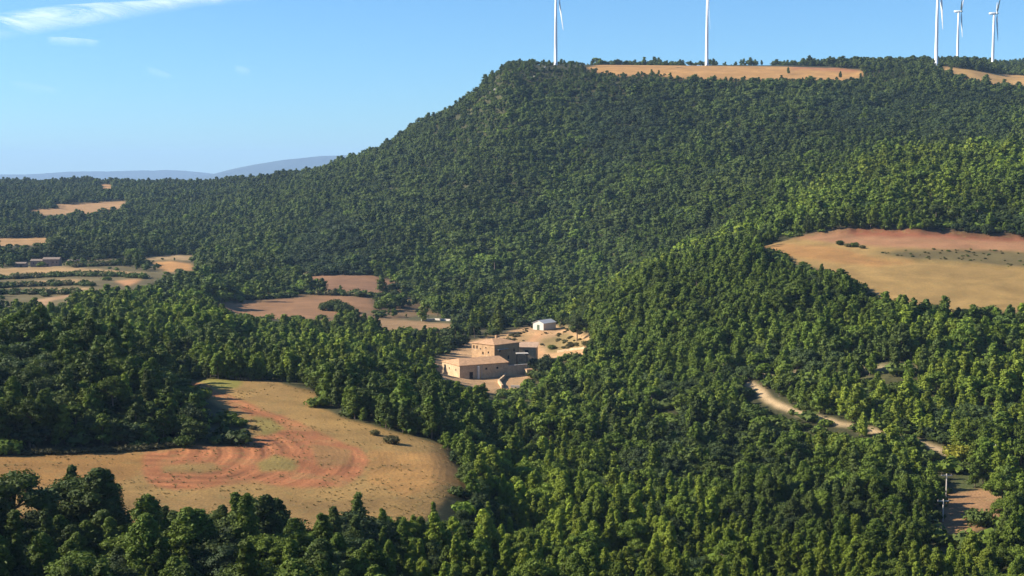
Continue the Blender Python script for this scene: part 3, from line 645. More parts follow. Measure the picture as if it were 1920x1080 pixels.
def place(name, key, loc, s, rz, label, cat, group, w=None):
    cm, tm = NEARV[key]; e = bpy.data.objects.new(name, None); link(e); e.empty_display_size = .5
    e.location = loc; e.rotation_euler = (0, 0, rz); e.scale = (w or s, w or s, s)
    tag(e, label, cat, group)
    link(bpy.data.objects.new('crown', cm), e); link(bpy.data.objects.new('trunk', tm), e)
    return e
ORD = lambda n: '%d%s' % (n, 'th' if 10 <= n % 100 <= 20 else {1: 'st', 2: 'nd', 3: 'rd'}.get(n % 10, 'th'))
TW = {'bright': 'bright green', 'mid': 'mid green', 'deep': 'dark green', 'oak': 'blackish green'}
KW = {'pine': 'bushy pine', 'slim': 'pointed young pine', 'flat': 'flat topped pine', 'oak': 'round oak'}
def area(i):
    u, v, r = tu[i], topv[i], trr[i]
    if r > 300 and u < 480: return 'on the knoll above the red field'
    if r <= 262 and u < 700: return 'in front of the red field'
    if u < 960: return 'right of the red field' if r > 262 else 'at the bottom near the centre'
    if u < 1400: return 'at the bottom right of centre'
    return 'below the dirt track at right'
groups = {}
for i in np.where(single)[0]: groups.setdefault((TW[T[i]], KW[K[i]], area(i)), []).append(i)
for (tw, kw, ar), L in groups.items():
    L.sort(key=lambda i: tu[i])
    for n, i in enumerate(L):
        lab = '%s %s %s, %s from left' % (tw, kw, ar, ORD(n + 1))
        isoak = K[i] == 'oak'
        place('oak_tree' if isoak else 'pine_tree', (K[i], T[i], int(rng.integers(3))), (tx[i], ty[i], tz[i]), float(hgt[i]), float(rot[i]), lab,
              'oak tree' if isoak else 'pine tree', 'oaks of the near wood' if isoak else 'pines of the near wood', float(wid[i]))

# the rest of the wood: one object of points carrying tree models
def points_object(name, co, vi, rotz, scl, variants, kind_='stuff', label=None, cat=None):
    me = bpy.data.meshes.new(name); me.vertices.add(len(co)); me.vertices.foreach_set('co', np.asarray(co, np.float32).ravel())
    a = me.attributes.new('pick', 'INT', 'POINT'); a.data.foreach_set('value', np.asarray(vi, np.int32))
    a = me.attributes.new('turn', 'FLOAT_VECTOR', 'POINT'); a.data.foreach_set('vector', np.asarray(rotz, np.float32).ravel())
    a = me.attributes.new('size', 'FLOAT_VECTOR', 'POINT'); a.data.foreach_set('vector', np.asarray(scl, np.float32).ravel())
    o = link(bpy.data.objects.new(name, me)); tag(o, label, cat, None, kind_)
    ng = bpy.data.node_groups.new(name, 'GeometryNodeTree'); ng.interface.new_socket('Geometry', in_out='INPUT', socket_type='NodeSocketGeometry'); ng.interface.new_socket('Geometry', in_out='OUTPUT', socket_type='NodeSocketGeometry')
    N_ = ng.nodes; L_ = ng.links; gi = N_.new('NodeGroupInput'); go = N_.new('NodeGroupOutput'); j = N_.new('GeometryNodeJoinGeometry')
    def attr(n, t):
        x = N_.new('GeometryNodeInputNamedAttribute'); x.data_type = t; x.inputs['Name'].default_value = n; return [s for s in x.outputs if s.enabled and s.name == 'Attribute'][0]
    ap, at2, asz = attr('pick', 'INT'), attr('turn', 'FLOAT_VECTOR'), attr('size', 'FLOAT_VECTOR')
    for k, vo in enumerate(variants):
        if not np.any(np.asarray(vi) == k): continue
        cmp = N_.new('FunctionNodeCompare'); cmp.data_type = 'INT'; cmp.operation = 'EQUAL'
        ins = [s for s in cmp.inputs if s.enabled]; L_.new(ap, ins[0]); ins[1].default_value = k
        oi = N_.new('GeometryNodeObjectInfo'); oi.inputs['Object'].default_value = vo; oi.inputs['As Instance'].default_value = True
        ip = N_.new('GeometryNodeInstanceOnPoints'); L_.new(gi.outputs[0], ip.inputs['Points']); L_.new(cmp.outputs[0], ip.inputs['Selection'])
        L_.new(oi.outputs['Geometry'], ip.inputs['Instance']); L_.new(at2, ip.inputs['Rotation']); L_.new(asz, ip.inputs['Scale']); L_.new(ip.outputs[0], j.inputs[0])
    L_.new(j.outputs[0], go.inputs[0])
    md = o.modifiers.new('trees', 'NODES'); md.node_group = ng
    return o
rest = ~single
lod = np.where(trr < 330, 0, np.where(trr < 760, 1, 2))
vi = np.zeros(N, int)
for (k_, t_, l_), ids in VKEY.items():
    m = (K == k_) & (T == t_) & (lod == l_); vi[m] = rng.choice(ids, m.sum())
zero = np.zeros(N)
lodw = np.where(lod == 2, 1.28, np.where(lod == 1, 1.12, 1.05))
points_object('forest', np.stack([tx, ty, tz], 1)[rest], vi[rest], np.stack([rng.normal(size=N) * .05, rng.normal(size=N) * .05, rot], 1)[rest],
              np.stack([wid * lodw, wid * lodw, hgt], 1)[rest], VAR, 'stuff', 'dense evergreen wood of pines and oaks covering the slopes', 'forest')
print('TREES', N, 'single', single.sum(), 'pines', len(pick_p), 'oaks', len(pick_o))
print('far single r', trr[pick_p].max(), trr[pick_o].max())

# ------------------------------------------------------------------ buildings
def frame_at(origin, e1):
    """local axes: x along e1, y to its left (away from the camera), z up"""
    e = Vector((e1[0], e1[1], 0)).normalized()
    return Matrix(((e.x, -e.y, 0, origin.x), (e.y, e.x, 0, origin.y), (0, 0, 1, origin.z), (0, 0, 0, 1)))
def boxes(name, L, mat, parent, loc=(0, 0, 0)):
    """one mesh from boxes given as (x0,x1,y0,y1,z0,z1)"""
    b = Bag()
    for x0, x1, y0, y1, z0, z1 in L:
        b.add([(x0,y0,z0),(x1,y0,z0),(x1,y1,z0),(x0,y1,z0),(x0,y0,z1),(x1,y0,z1),(x1,y1,z1),(x0,y1,z1)], q=[(0,3,2,1),(4,5,6,7),(0,1,5,4),(1,2,6,5),(2,3,7,6),(3,0,4,7)])
    o = link(bpy.data.objects.new(name, b.mesh(name, [mat])), parent); o.location = loc; return o
def polymesh(name, co, faces, mat, parent):
    me = bpy.data.meshes.new(name); me.from_pydata(co, [], faces); me.materials.append(mat); me.update()
    return link(bpy.data.objects.new(name, me), parent)
def thing(name, label, cat, M, group=None):
    e = bpy.data.objects.new(name, None); link(e); e.matrix_world = M; e.empty_display_size = .5; tag(e, label, cat, group); return e
def wall_run(name, x0, x1, z0, z1, th, holes, mat, parent, axis='x', at_=0.0, inward=1):
    """a wall with real openings: holes = (a0,a1,b0,b1)"""
    xs = sorted({x0, x1, *[h[0] for h in holes], *[h[1] for h in holes]}); zs = sorted({z0, z1, *[h[2] for h in holes], *[h[3] for h in holes]})
    L = []
    for i in range(len(xs) - 1):
        for j in range(len(zs) - 1):
            cx, cz = (xs[i] + xs[i+1]) / 2, (zs[j] + zs[j+1]) / 2
            if any(h[0] < cx < h[1] and h[2] < cz < h[3] for h in holes): continue
            a = (at_, at_ + th * inward); a = (min(a), max(a))
            L.append((xs[i], xs[i+1], *a, zs[j], zs[j+1]) if axis == 'x' else (*a, xs[i], xs[i+1], zs[j], zs[j+1]))
    return L
def masonry(name, c1, c2, sc=1.0):
    m, nt, b = newmat(name); tc = nt.nodes.new('ShaderNodeTexCoord').outputs['Object']
    v = nt.nodes.new('ShaderNodeTexVoronoi'); v.inputs['Scale'].default_value = 2.2 * sc; nt.links.new(tc, v.inputs['Vector'])
    big = noise(nt, .35, 5, .7, tc)
    col = mix(nt, ramp(nt, v.outputs['Color'], .1, .9), c1, c2); col = scalecol(nt, col, ramp(nt, big, .3, .7, .75, 1.15))
    nt.links.new(col, b.inputs['Base Color']); bp = nt.nodes.new('ShaderNodeBump'); bp.inputs['Strength'].default_value = .5; bp.inputs['Distance'].default_value = .06
    nt.links.new(v.outputs['Distance'], bp.inputs['Height']); nt.links.new(bp.outputs[0], b.inputs['Normal']); return m
def tiles(name, c, ax=0):
    m, nt, b = newmat(name); tc = nt.nodes.new('ShaderNodeTexCoord').outputs['Object']
    w = nt.nodes.new('ShaderNodeTexWave'); w.wave_type = 'BANDS'; w.bands_direction = 'XY'[ax]; w.inputs['Scale'].default_value = 1.1; w.inputs['Distortion'].default_value = .4; nt.links.new(tc, w.inputs['Vector'])
    big = noise(nt, .7, 5, .7, tc)
    col = scalecol(nt, c, ramp(nt, big, .3, .7, .7, 1.25)); col = scalecol(nt, col, ramp(nt, w.outputs['Fac'], 0, 1, .86, 1.08))
    nt.links.new(col, b.inputs['Base Color']); bp = nt.nodes.new('ShaderNodeBump'); bp.inputs['Strength'].default_value = .6; bp.inputs['Distance'].default_value = .08
    nt.links.new(w.outputs['Fac'], bp.inputs['Height']); nt.links.new(bp.outputs[0], b.inputs['Normal']); return m
M_stone = masonry('ochre_stone', (.43, .305, .18), (.54, .395, .245)); M_stone2 = masonry('red_stone', (.36, .225, .12), (.46, .30, .165)); M_grey = masonry('grey_stone', (.20, .15, .12), (.28, .21, .17), .6)
M_tile = tiles('clay_tiles', (.46, .27, .145), 0); M_tile2 = tiles('old_clay_tiles', (.44, .29, .19), 1)
M_tile3 = tiles('weathered_tiles', (.25, .19, .15), 1)
M_dark = plain('dark_wood', (.035, .025, .02), .8); M_pane = plain('window_glass', (.02, .022, .025), .12, .1, 1, .6)
M_white = plain('pale_render', (.62, .58, .50), .85, .12, 1.2); M_sheet = plain('metal_sheet', (.42, .42, .41), .5, .12, .8, .4); M_green = plain('green_door_paint', (.10, .13, .08), .6)
M_conc = plain('concrete', (.38, .34, .29), .9, .2, 1.5)
def roof_hip(name, x0, x1, y0, y1, ze, rise, hipl, hipr, mat, parent, th=.18, over=.35):
    x0 -= over; x1 += over; y0 -= over; y1 += over; ym = (y0 + y1) / 2
    t = [(x0,y0,ze),(x1,y0,ze),(x1,y1,ze),(x0,y1,ze),(x0+hipl,ym,ze+rise),(x1-hipr,ym,ze+rise)]
    b = [(x,y,z-th) for x,y,z in t]
    fs = [(0,1,5,4),(2,3,4,5),(3,0,4),(1,2,5),(6,10,11,7),(8,11,10,9),(9,10,6),(7,11,8),(0,6,7,1),(1,7,8,2),(2,8,9,3),(3,9,6,0)]
    return polymesh(name, t + b, fs, mat, parent)
def opening(name, parent, face, a0, a1, z0, z1, depth=.28, mat=None, lintel=True, wt=.5):
    """window or door set back in its hole; face = ('x', y) or ('y', x) with the outside on the lower side"""
    mat = mat or M_pane; k, f = face
    bx = (lambda a, b, c, d, e, g: (a, b, f + c, f + d, e, g)) if k == 'x' else (lambda a, b, c, d, e, g: (f + c, f + d, a, b, e, g))
    w = boxes(name, [bx(a0, a1, depth, depth + .06, z0, z1)], mat, parent)
    if name == 'window':
        boxes('frame', [bx(a0 + .003, a0 + .09, depth - .07, depth - .003, z0 + .003, z1 - .003), bx(a1 - .09, a1 - .003, depth - .07, depth - .003, z0 + .003, z1 - .003), bx((a0 + a1) / 2 - .04, (a0 + a1) / 2 + .04, depth - .07, depth - .003, z0 + .003, z1 - .003)], M_dark, w)
        boxes('sill', [bx(a0 - .1, a1 + .1, -.09, .12, z0 - .12, z0 + .002)], M_conc, w)
    else: boxes('handle', [bx(a1 - .35, a1 - .25, depth - .08, depth - .003, z0 + 1, z0 + 1.25)], M_sheet, w)
    return w
# --- the long barn
b_ = thing('barn', 'long low stone barn with clay tile roof, its left gable sunlit', 'barn', frame_at(BARN, (.87, .48)))
Lx, Dy, Hh = 23.3, 17, 5.75
fh = [(4.6, 6.4, 0, 2.9)]; fh2 = [(12.2, 13.2, 3.4, 4.3), (17.5, 18.5, 3.4, 4.3)]
gh = [(3.2, 4.0, 3.3, 4.2), (9.5, 10.3, 3.3, 4.2)]
boxes('wall', wall_run('f', 0, Lx, -3, Hh, .5, fh + fh2, M_stone, b_), M_stone, b_)
boxes('wall', wall_run('g', .5, Dy, -3, Hh, .5, gh, M_stone, b_, 'y'), M_stone, b_)
boxes('wall', [(.5, Lx, Dy - .5, Dy, -3, Hh), (Lx - .5, Lx, .5, Dy - .5, -3, Hh)], M_stone, b_)
roof_hip('roof', 0, Lx, 0, Dy, Hh + .2, 1.9, 4.2, .2, M_tile, b_)
opening('door', b_, ('x', 0), 4.6, 6.4, 0, 2.9, .3, M_dark)
for h in fh2: opening('window', b_, ('x', 0), *h)
for h in gh: opening('window', b_, ('y', 0), *h)
boxes('buttress', [(8.1, 8.8, -1.2, -.003, -3, 5.3)], M_white, b_)
boxes('downpipe', [(10.4, 10.52, -.15, -.01, -1, 5.5)], M_sheet, b_)
# --- yard wall going on to the right of the barn
w_ = thing('yard_wall', 'pale low stone wall running right from the long barn', 'wall', frame_at(BARN, (.87, .48)))
boxes('wall', [(Lx + .05, Lx + 9.5, .2, .7, -3, 4.3)], M_stone, w_); boxes('coping', [(Lx + .02, Lx + 9.6, .1, .8, 4.302, 4.5)], M_conc, w_)
# --- the tall house
HO = Matrix.Translation((0, 0, 0)) @ frame_at(HOUSE, (.71, .71))
h_ = thing('farmhouse', 'tall square red stone farmhouse with low tiled roof above the barn', 'house', HO)
Lx, Dy, Hh = 15.5, 14.5, 9.0
left = [(10.6, 11.5, 6.6, 8.0), (12.6, 13.5, 6.6, 8.0), (6.8, 7.7, 4.4, 5.6), (8.6, 9.2, 6.4, 7.1), (5.0, 5.7, 7.2, 7.8), (3.4, 4.2, 5.1, 6.0), (3.4, 6.4, 0.5, 3.6)]
fr = [(2.6, 3.7, 2.2, 3.8), (8.2, 9.3, 2.2, 3.8), (11.8, 12.7, 5.4, 6.6), (3.0, 3.9, 5.6, 6.7)]
boxes('wall', wall_run('f', 0, Lx, -3, Hh, .5, fr, M_stone2, h_), M_stone2, h_)
boxes('wall', wall_run('g', .5, Dy, -3, Hh, .5, left, M_stone2, h_, 'y'), M_stone2, h_)
boxes('wall', [(.5, Lx, Dy - .5, Dy, -3, Hh), (Lx - .5, Lx, .5, Dy - .5, -3, Hh)], M_stone2, h_)
for h in left[:-1]: opening('window', h_, ('y', 0), *h)
for h in fr: opening('window', h_, ('x', 0), *h)
# arched doorway
opening('door', h_, ('y', 0), *left[-1], .35, M_dark)
arc = Bag(); n = 12
for i in range(n):
    a0, a1 = math.pi * i / n, math.pi * (i + 1) / n
    P = [(4.9 + 1.5 * math.cos(a), 2.1 + 1.5 * math.sin(a)) for a in (a0, a1)]; Q = [(4.9 + 1.95 * math.cos(a), 2.1 + 1.95 * math.sin(a)) for a in (a0, a1)]
    co = [(x, y, z) for x in (-.06, .3) for (y, z) in (P[0], P[1], Q[1], Q[0])]
    arc.add(co, q=[(0,3,2,1),(4,5,6,7),(0,1,5,4),(2,3,7,6),(1,2,6,5),(3,0,4,7)])
link(bpy.data.objects.new('arch', arc.mesh('arch', [M_stone])), h_)
roof_hip('roof', 0, Lx, 0, Dy, Hh + .2, 1.7, 6.0, 5.0, M_tile, h_)
boxes('chimney', [(10.2, 11.1, 9.3, 10.2, 9.2, 11.9)], M_stone2, h_)
boxes('awning', [(1.0, 7.5, -1.6, -.003, 7.0, 7.15)], M_conc, h_)
# --- annex with a single-pitch roof, right of the house
A0 = ray_at(972, 672, 632); 
a_ = thing('annex', 'low stone outbuilding with a pale single pitch tile roof right of the farmhouse', 'outbuilding', frame_at(Vector((A0.x, A0.y, float(ground(A0.x, A0.y)))), (.82, -.1)))
za = -76.2 - a_.matrix_world.translation.z
ah = [(3, 4.6, max(.1, za - 4.6), za - 2.3)]
boxes('wall', wall_run('f', 0, 8.0, -3, za - .9, .4, ah, M_stone, a_), M_stone, a_); boxes('wall', [(0, .4, .4, 8, -3, za - .9), (7.6, 8, .4, 8, -3, za - .9), (.4, 7.6, 7.6, 8, -3, za - .9)], M_stone, a_)
opening('door', a_, ('x', 0), *ah[0], .2, M_dark)
polymesh('roof', [(-.4,-.5,za-1.1),(8.6,-.5,za-1.1),(8.6,8.4,za+.3),(-.4,8.4,za+.3),(-.4,-.5,za-.88),(8.6,-.5,za-.88),(8.6,8.4,za+.52),(-.4,8.4,za+.52)], [(0,3,2,1),(4,5,6,7),(0,1,5,4),(1,2,6,5),(2,3,7,6),(3,0,4,7)], M_tile2, a_)
# --- open porch with a pale slab
P0 = ray_at(970, 690, 606); P0.z = float(ground(P0.x, P0.y))
p_ = thing('open_shelter', 'small open shelter with a pale slab roof on posts beside the farmhouse', 'shelter', frame_at(P0, (.95, .1)))
zt = -77.0 - P0.z
boxes('roof', [(-.4, 4.9, -.4, 3.6, zt, zt + .22)], M_conc, p_)
for x, y in ((0, 0), (4.4, 0), (0, 3.1), (4.4, 3.1)): boxes('post', [(x - .1, x + .1, y - .1, y + .1, -2, zt - .002)], M_dark, p_)
# --- small hut by the yard wall
Q0 = ray_at(988, 690, 598); Q0.z = float(ground(Q0.x, Q0.y))
q_ = thing('hut', 'small square stone hut at the right end of the yard wall', 'hut', frame_at(Q0, (.93, .36)))
boxes('wall', wall_run('f', 0, 3.4, -2, 2.4, .35, [(1.1, 2.4, 0.2, 2.0)], M_stone, q_) + [(0, .35, .35, 3, -2, 2.4), (3.05, 3.4, .35, 3, -2, 2.4), (.35, 3.05, 2.65, 3, -2, 2.4)], M_stone, q_)
boxes('roof', [(-.2, 3.6, -.2, 3.2, 2.402, 2.58)], M_tile, q_); opening('door', q_, ('x', 0), 1.1, 2.4, .2, 2.0, .25, M_dark)
# --- white shed
s_ = thing('shed', 'white gabled shed with grey sheet roof and green door above the farm', 'shed', frame_at(Vector((SHED.x - 6.6, SHED.y + 4.6, SHED.z)), (.78, -.62)))
polymesh('wall', [(0,0,-2),(7,0,-2),(7,0,3.6),(3.5,0,5.0),(0,0,3.6),(0,11,-2),(7,11,-2),(7,11,3.6),(3.5,11,5.0),(0,11,3.6)], [(0,1,2,3,4),(6,5,9,8,7),(1,6,7,2),(5,0,4,9)], M_white, s_)
polymesh('roof', [(-.4,-.3,3.46),(3.5,-.3,5.02),(7.4,-.3,3.46),(-.4,11.3,3.46),(3.5,11.3,5.02),(7.4,11.3,3.46),(-.4,-.3,3.58),(3.5,-.3,5.16),(7.4,-.3,3.58),(-.4,11.3,3.58),(3.5,11.3,5.16),(7.4,11.3,3.58)],
 [(6,7,10,9),(7,8,11,10),(0,3,4,1),(1,4,5,2),(0,1,7,6),(1,2,8,7),(3,9,10,4),(4,10,11,5),(0,6,9,3),(2,5,11,8)], M_sheet, s_)
d_ = boxes('door', [(2.7, 4.3, -.08, -.003, 0, 2.7)], M_green, s_); boxes('handle', [(3.9, 4.0, -.14, -.083, 1.1, 1.3)], M_sheet, d_)
# --- far houses at the left
def old_house(u, v, r, e, L, D, H, rise, label, doors, group=None, mat=None):
    o = ray_at(u, v, r); o.z = float(ground(o.x, o.y)); t = thing('stone_house', label, 'house', frame_at(o, e), group)
    boxes('wall', wall_run('f', 0, L, -2, H, .5, doors, M_grey, t) + [(0, .5, .5, D, -2, H), (L - .5, L, .5, D, -2, H), (.5, L - .5, D - .5, D, -2, H)], mat or M_grey, t)
    roof_hip('roof', 0, L, 0, D, H + .2, rise, .1, .1, M_tile3, t)
    for k, h in enumerate(doors): opening('door' if h[2] <= .2 else 'window', t, ('x', 0), *h, .3, M_dark if h[2] <= .2 else M_pane)
old_house(80, 500, 1228, (1, .05), 13.5, 9, 6.3, 1.5, 'large grey stone house on the far left terraces, tallest of its cluster', [(3, 5, .1, 2.6), (8, 9, 3.4, 4.7), (11, 12, 3.4, 4.7)])
old_house(57, 500, 1232, (1, .05), 10.0, 8, 5.0, 1.3, 'grey stone house adjoining the left side of the large far house', [(2, 3, 2.6, 3.8), (6, 8, .1, 2.4)])
old_house(25, 500, 1225, (1, 0), 10, 6, 3.4, 1.0, 'low brownish outbuilding left of the two far stone houses', [(5, 7, .1, 2.2)])
old_house(126, 496, 1255, (1, 0), 11, 6, 2.8, .9, 'low long outbuilding right of the large far stone house', [(3, 5, .1, 2.2)])

# ------------------------------------------------------------------ wind turbines
M_tower = plain('turbine_white', (.74, .75, .76), .45, .04, .2, .4)
def lathe(name, prof, mat, parent, sides=24, cap=True):
    b = Bag(); co = [(r * math.cos(2*math.pi*k/sides), r * math.sin(2*math.pi*k/sides), z) for z, r in prof for k in range(sides)]
    q = [(i*sides+k, i*sides+(k+1)%sides, (i+1)*sides+(k+1)%sides, (i+1)*sides+k) for i in range(len(prof)-1) for k in range(sides)]
    b.add(co, q=q); return link(bpy.data.objects.new(name, b.mesh(name, [mat], True)), parent)
def blade_bag():
    b = Bag(); st = [(0, 1.0, 1.0, 0), (1.5, 1.0, .95, 0), (4, 1.9, .7, .35), (7.5, 2.9, .5, .28), (14, 2.4, .36, .16), (22, 1.8, .25, .09), (30, 1.2, .16, .04), (36, .8, .09, .01), (38.2, .25, .04, 0), (38.6, .05, .01, 0)]
    n = 12
    for z, ch, thk, tw in st:
        for k in range(n):
            a = 2 * math.pi * k / n; x = ch * .5 * math.cos(a) - (ch - 1) * .22; y = thk * .5 * math.sin(a) * (1 + .4 * math.cos(a))
            b.co.append(np.array([[x * math.cos(tw) - y * math.sin(tw), x * math.sin(tw) + y * math.cos(tw), z]]))
    q = [(i*n+k, i*n+(k+1)%n, (i+1)*n+(k+1)%n, (i+1)*n+k) for i in range(len(st)-1) for k in range(n)]; b.q.append(np.array(q)); b.qm.append(np.zeros(len(q))); return b
BLADE = blade_bag().mesh('blade', [M_tower], True)
def turbine(u, v, r, hub, yaw, spin, label):
    p = ray_at(u, v, r); p.z = min(p.z, float(ground(p.x, p.y)) + .5); H = hub
    t = thing('wind_turbine', label, 'wind turbine', Matrix.Translation(p), 'wind turbines on the plateau')
    lathe('tower', [(-6, 2.15), (0, 2.1), (.01, 2.35), (.5, 2.35), (.51, 2.1), (H * .33, 1.85), (H * .66, 1.55), (H - 1.6, 1.25), (H - 1.59, 0.2)], M_tower, t)
    d = boxes('door', [(-.45, .45, -2.13, -1.95, .3, 2.5)], M_sheet, t)
    # nacelle: x axis towards the rotor
    prof = [(-6.8, .9, 1.1), (-6.3, 1.35, 1.45), (-3, 1.6, 1.7), (1.6, 1.6, 1.7), (2.7, 1.3, 1.35), (3.0, 1.0, 1.0)]; b = Bag(); n = 16; co = []
    for x, wy, hz in prof:
        for k in range(n):
            a = 2*math.pi*k/n; ca, sa = math.cos(a), math.sin(a); co.append((x, wy * math.copysign(abs(ca) ** .5, ca), hz * math.copysign(abs(sa) ** .5, sa)))
    q = [(i*n+k, (i+1)*n+k, (i+1)*n+(k+1)%n, i*n+(k+1)%n) for i in range(len(prof)-1) for k in range(n)]; co += [(-6.8, 0, 0)]; tri = [((k+1)%n, len(co)-1, k) for k in range(n)]
    b.add(co, q=q, t=tri); nac = link(bpy.data.objects.new('nacelle', b.mesh('nacelle', [M_tower], True)), t)
    nac.location = (0, 0, H); nac.rotation_euler = (0, 0, yaw)
    hb = Bag(); prof = [(3.05, 1.0), (3.1, 1.45), (4.6, 1.5), (5.6, 1.1), (6.1, .5), (6.25, .02)]; n = 16
    co = [(x, rr * math.cos(2*math.pi*k/n), rr * math.sin(2*math.pi*k/n)) for x, rr in prof for k in range(n)]
    hb.add(co, q=[(i*n+k, (i+1)*n+k, (i+1)*n+(k+1)%n, i*n+(k+1)%n)[::-1] for i in range(len(prof)-1) for k in range(n)])
    hu = link(bpy.data.objects.new('hub', hb.mesh('hub', [M_tower], True)), t); hu.location = (0, 0, H); hu.rotation_euler = (0, 0, yaw)
    for k in range(3):
        bl = link(bpy.data.objects.new('blade', BLADE), hu); a = spin + k * 2 * math.pi / 3
        bl.matrix_local = Matrix.Translation((4.0, 0, 0)) @ Matrix.Rotation(a, 4, 'X') @ Matrix.Rotation(math.radians(3), 4, 'Y') @ Matrix.Translation((0, 0, 1.0)) @ Matrix.Rotation(math.radians(12), 4, 'Z')
D = math.radians
turbine(1042, 121, 1690, 79.5, D(-25), D(192), 'leftmost wind turbine, alone above the wooded hill shoulder')
turbine(1325, 122, 1722, 81, D(-80), D(183), 'wind turbine standing on the long tan field, blade before its tower')
turbine(1755, 126, 1700, 82, D(-20), D(191), 'nearest wind turbine of the right trio, at the tan field corner')
turbine(1795, 119, 2270, 80, D(-20), D(187), 'middle wind turbine of the right trio, base behind the trees')
turbine(1861, 133, 2110, 80, D(-15), D(180), 'rightmost wind turbine, one blade hanging beside its tower')

# ------------------------------------------------------------------ power line poles
def pole(u, v, r, h, label):
    p = at(u, v, 240); t = thing('utility_pole', label, 'utility pole', Matrix.Translation(p), None)
    lathe('pole', [(-1, .19), (0, .18), (h, .14), (h + .002, .01)], M_conc, t, 10)
    boxes('crossarm', [(-1.3, 1.3, -.08, .08, h - .5, h - .34)], M_sheet, t)
    for x in (-1.15, 0, 1.15): 
        o = lathe('insulator', [(0, .05), (.08, .11), (.16, .06), (.24, .11), (.34, .03)], M_grey, t, 8); o.location = (x, 0, h - .337)
pole(1768, 978, 338, 5.0, 'pale utility pole at the left edge of the bare brown clearing')
pole(1774, 935, 372, 6.0, 'grey utility pole among the trees just above the brown clearing')
pole(1866, 880, 400, 6.5, 'thin pole beside the bushes at the far right of the track')

# ------------------------------------------------------------------ walls, hedge, rocks, bushes
def run_wall(pts, h, w, mat, name, label, cat, r0=150):
    P = [at(u, v, r0) for u, v in pts]; b = Bag()
    Q = []
    for a, c in zip(P[:-1], P[1:]):
        n = max(2, int((c - a).length / 3)); Q += [a.lerp(c, i / n) for i in range(n)]
    Q.append(P[-1]); co = []
    for i, p in enumerate(Q):
        d = (Q[min(i+1, len(Q)-1)] - Q[max(i-1, 0)]); d.z = 0; d.normalize(); s = Vector((-d.y, d.x, 0)) * w / 2; z = float(ground(p.x, p.y)); hh = h * random.uniform(.85, 1.1)
        co += [(p - s).to_tuple()[:2] + (z - .6,), (p - s * .8).to_tuple()[:2] + (z + hh,), (p + s * .8).to_tuple()[:2] + (z + hh,), (p + s).to_tuple()[:2] + (z - .6,)]
    q = [(i*4+k, i*4+k+1, i*4+k+5, i*4+k+4) for i in range(len(Q)-1) for k in range(3)]; e = (len(Q)-1)*4; q += [(0,3,2,1), (e, e+1, e+2, e+3)]
    b.add(co, q=q); o = link(bpy.data.objects.new(name, b.mesh(name, [mat]))); tag(o, label, cat); return o
run_wall([(942,728),(935,718),(950,704),(972,692),(985,688)], 1.4, .9, M_stone, 'stone_wall', 'curved pale stone retaining wall below the yard, climbing right', 'wall', 500)
run_wall([(1045,661),(1070,657),(1097,654)], 1.0, .7, M_stone, 'stone_wall', 'low stone wall along the track right of the farmhouse', 'wall', 600)
run_wall([(958,727),(985,729),(1020,730)], 1.1, .8, M_conc, 'stone_wall', 'pale terrace wall in the green plot below the farm', 'wall', 480)
run_wall([(790,602),(815,600),(845,602)], 1.2, .9, M_conc, 'stone_wall', 'upper pale terrace wall among trees left of the farm', 'wall', 650)
run_wall([(815,640),(850,642),(880,640)], 1.2, .9, M_conc, 'stone_wall', 'lower pale terrace wall among trees left of the farm', 'wall', 600)
def leafy_run(pts, w, h, n, mat, name, label, cat, leaf=.3, r0=150):
    P = [np.array(at(u, v, r0)) for u, v in pts]; b = Bag(); g = np.random.default_rng(11)
    seg = [np.linalg.norm(c - a) for a, c in zip(P[:-1], P[1:])]; cum = np.concatenate([[0], np.cumsum(seg)])
    for s in np.linspace(0, cum[-1], n):
        p = np.array([np.interp(s, cum, [q[k] for q in P]) for k in range(3)]); p[0] += g.normal() * w * .25; p[1] += g.normal() * w * .4; p[2] = float(ground(p[0], p[1]))
        hh = h * g.uniform(.6, 1.25); puff(b, p + np.array([0, 0, hh * .45]), np.array([w * .5, w * .5, hh * .55]) * g.uniform(.7, 1.2), 40, leaf, g)
    o = link(bpy.data.objects.new(name, b.mesh(name, [mat]))); tag(o, label, cat); return o
leafy_run([(-60,856),(0,853),(100,851),(200,848),(290,842),(345,836)], 1.8, 1.2, 170, FOL['brown'], 'hedge', 'low dry olive hedge along the foot of the dark knoll', 'hedge', .28, 280)
def put_bush(u, v, s, tone, label, r0=150, kind='bush', name='bush', cat='bush'):
    p = at(u, v, r0); key = (kind, tone, 0); return place(name, key, tuple(p), s, random.uniform(0, 6), label, cat, None)
put_bush(735, 832, 1.5, 'brown', 'small dark bush alone on the tan end of the red field')
put_bush(703, 816, 1.0, 'brown', 'tiny dry bush on the tan field, left of the other bush')
put_bush(344, 838, 1.9, 'mid', 'small green bush at the right end of the dry hedge')
put_bush(448, 800, 1.6, 'mid', 'pale bush on the grassy bank at the knoll tip')
put_bush(475, 806, .8, 'brown', 'dry bush on the bank above the knoll shadow')
put_bush(1798, 862, 2.9, 'yellow', 'bright yellow rounded bush at the end of the dirt track', 330)
put_bush(1035, 655, 1.6, 'deep', 'small dark bush on the dry slope right of the farmhouse', 600)
put_bush(1070, 651, 1.5, 'brown', 'small brown bush near the low wall right of the farmhouse', 600)
put_bush(1100, 648, 1.7, 'brown', 'brown shrub at the right edge of the farm clearing', 600)
put_bush(1835, 985, 2.6, 'deep', 'dark bush standing inside the bare brown clearing', 300)
for n_, (u, v, s) in enumerate([(1575,459,1.6),(1590,463,1.3),(1603,463,1.7),(1617,466,1.2)]):
    put_bush(u, v, s, ('deep', 'brown')[n_ % 2], '%s dark bush from left in the clump on the right hand field' % ['first', 'second', 'third', 'fourth'][n_], 600)
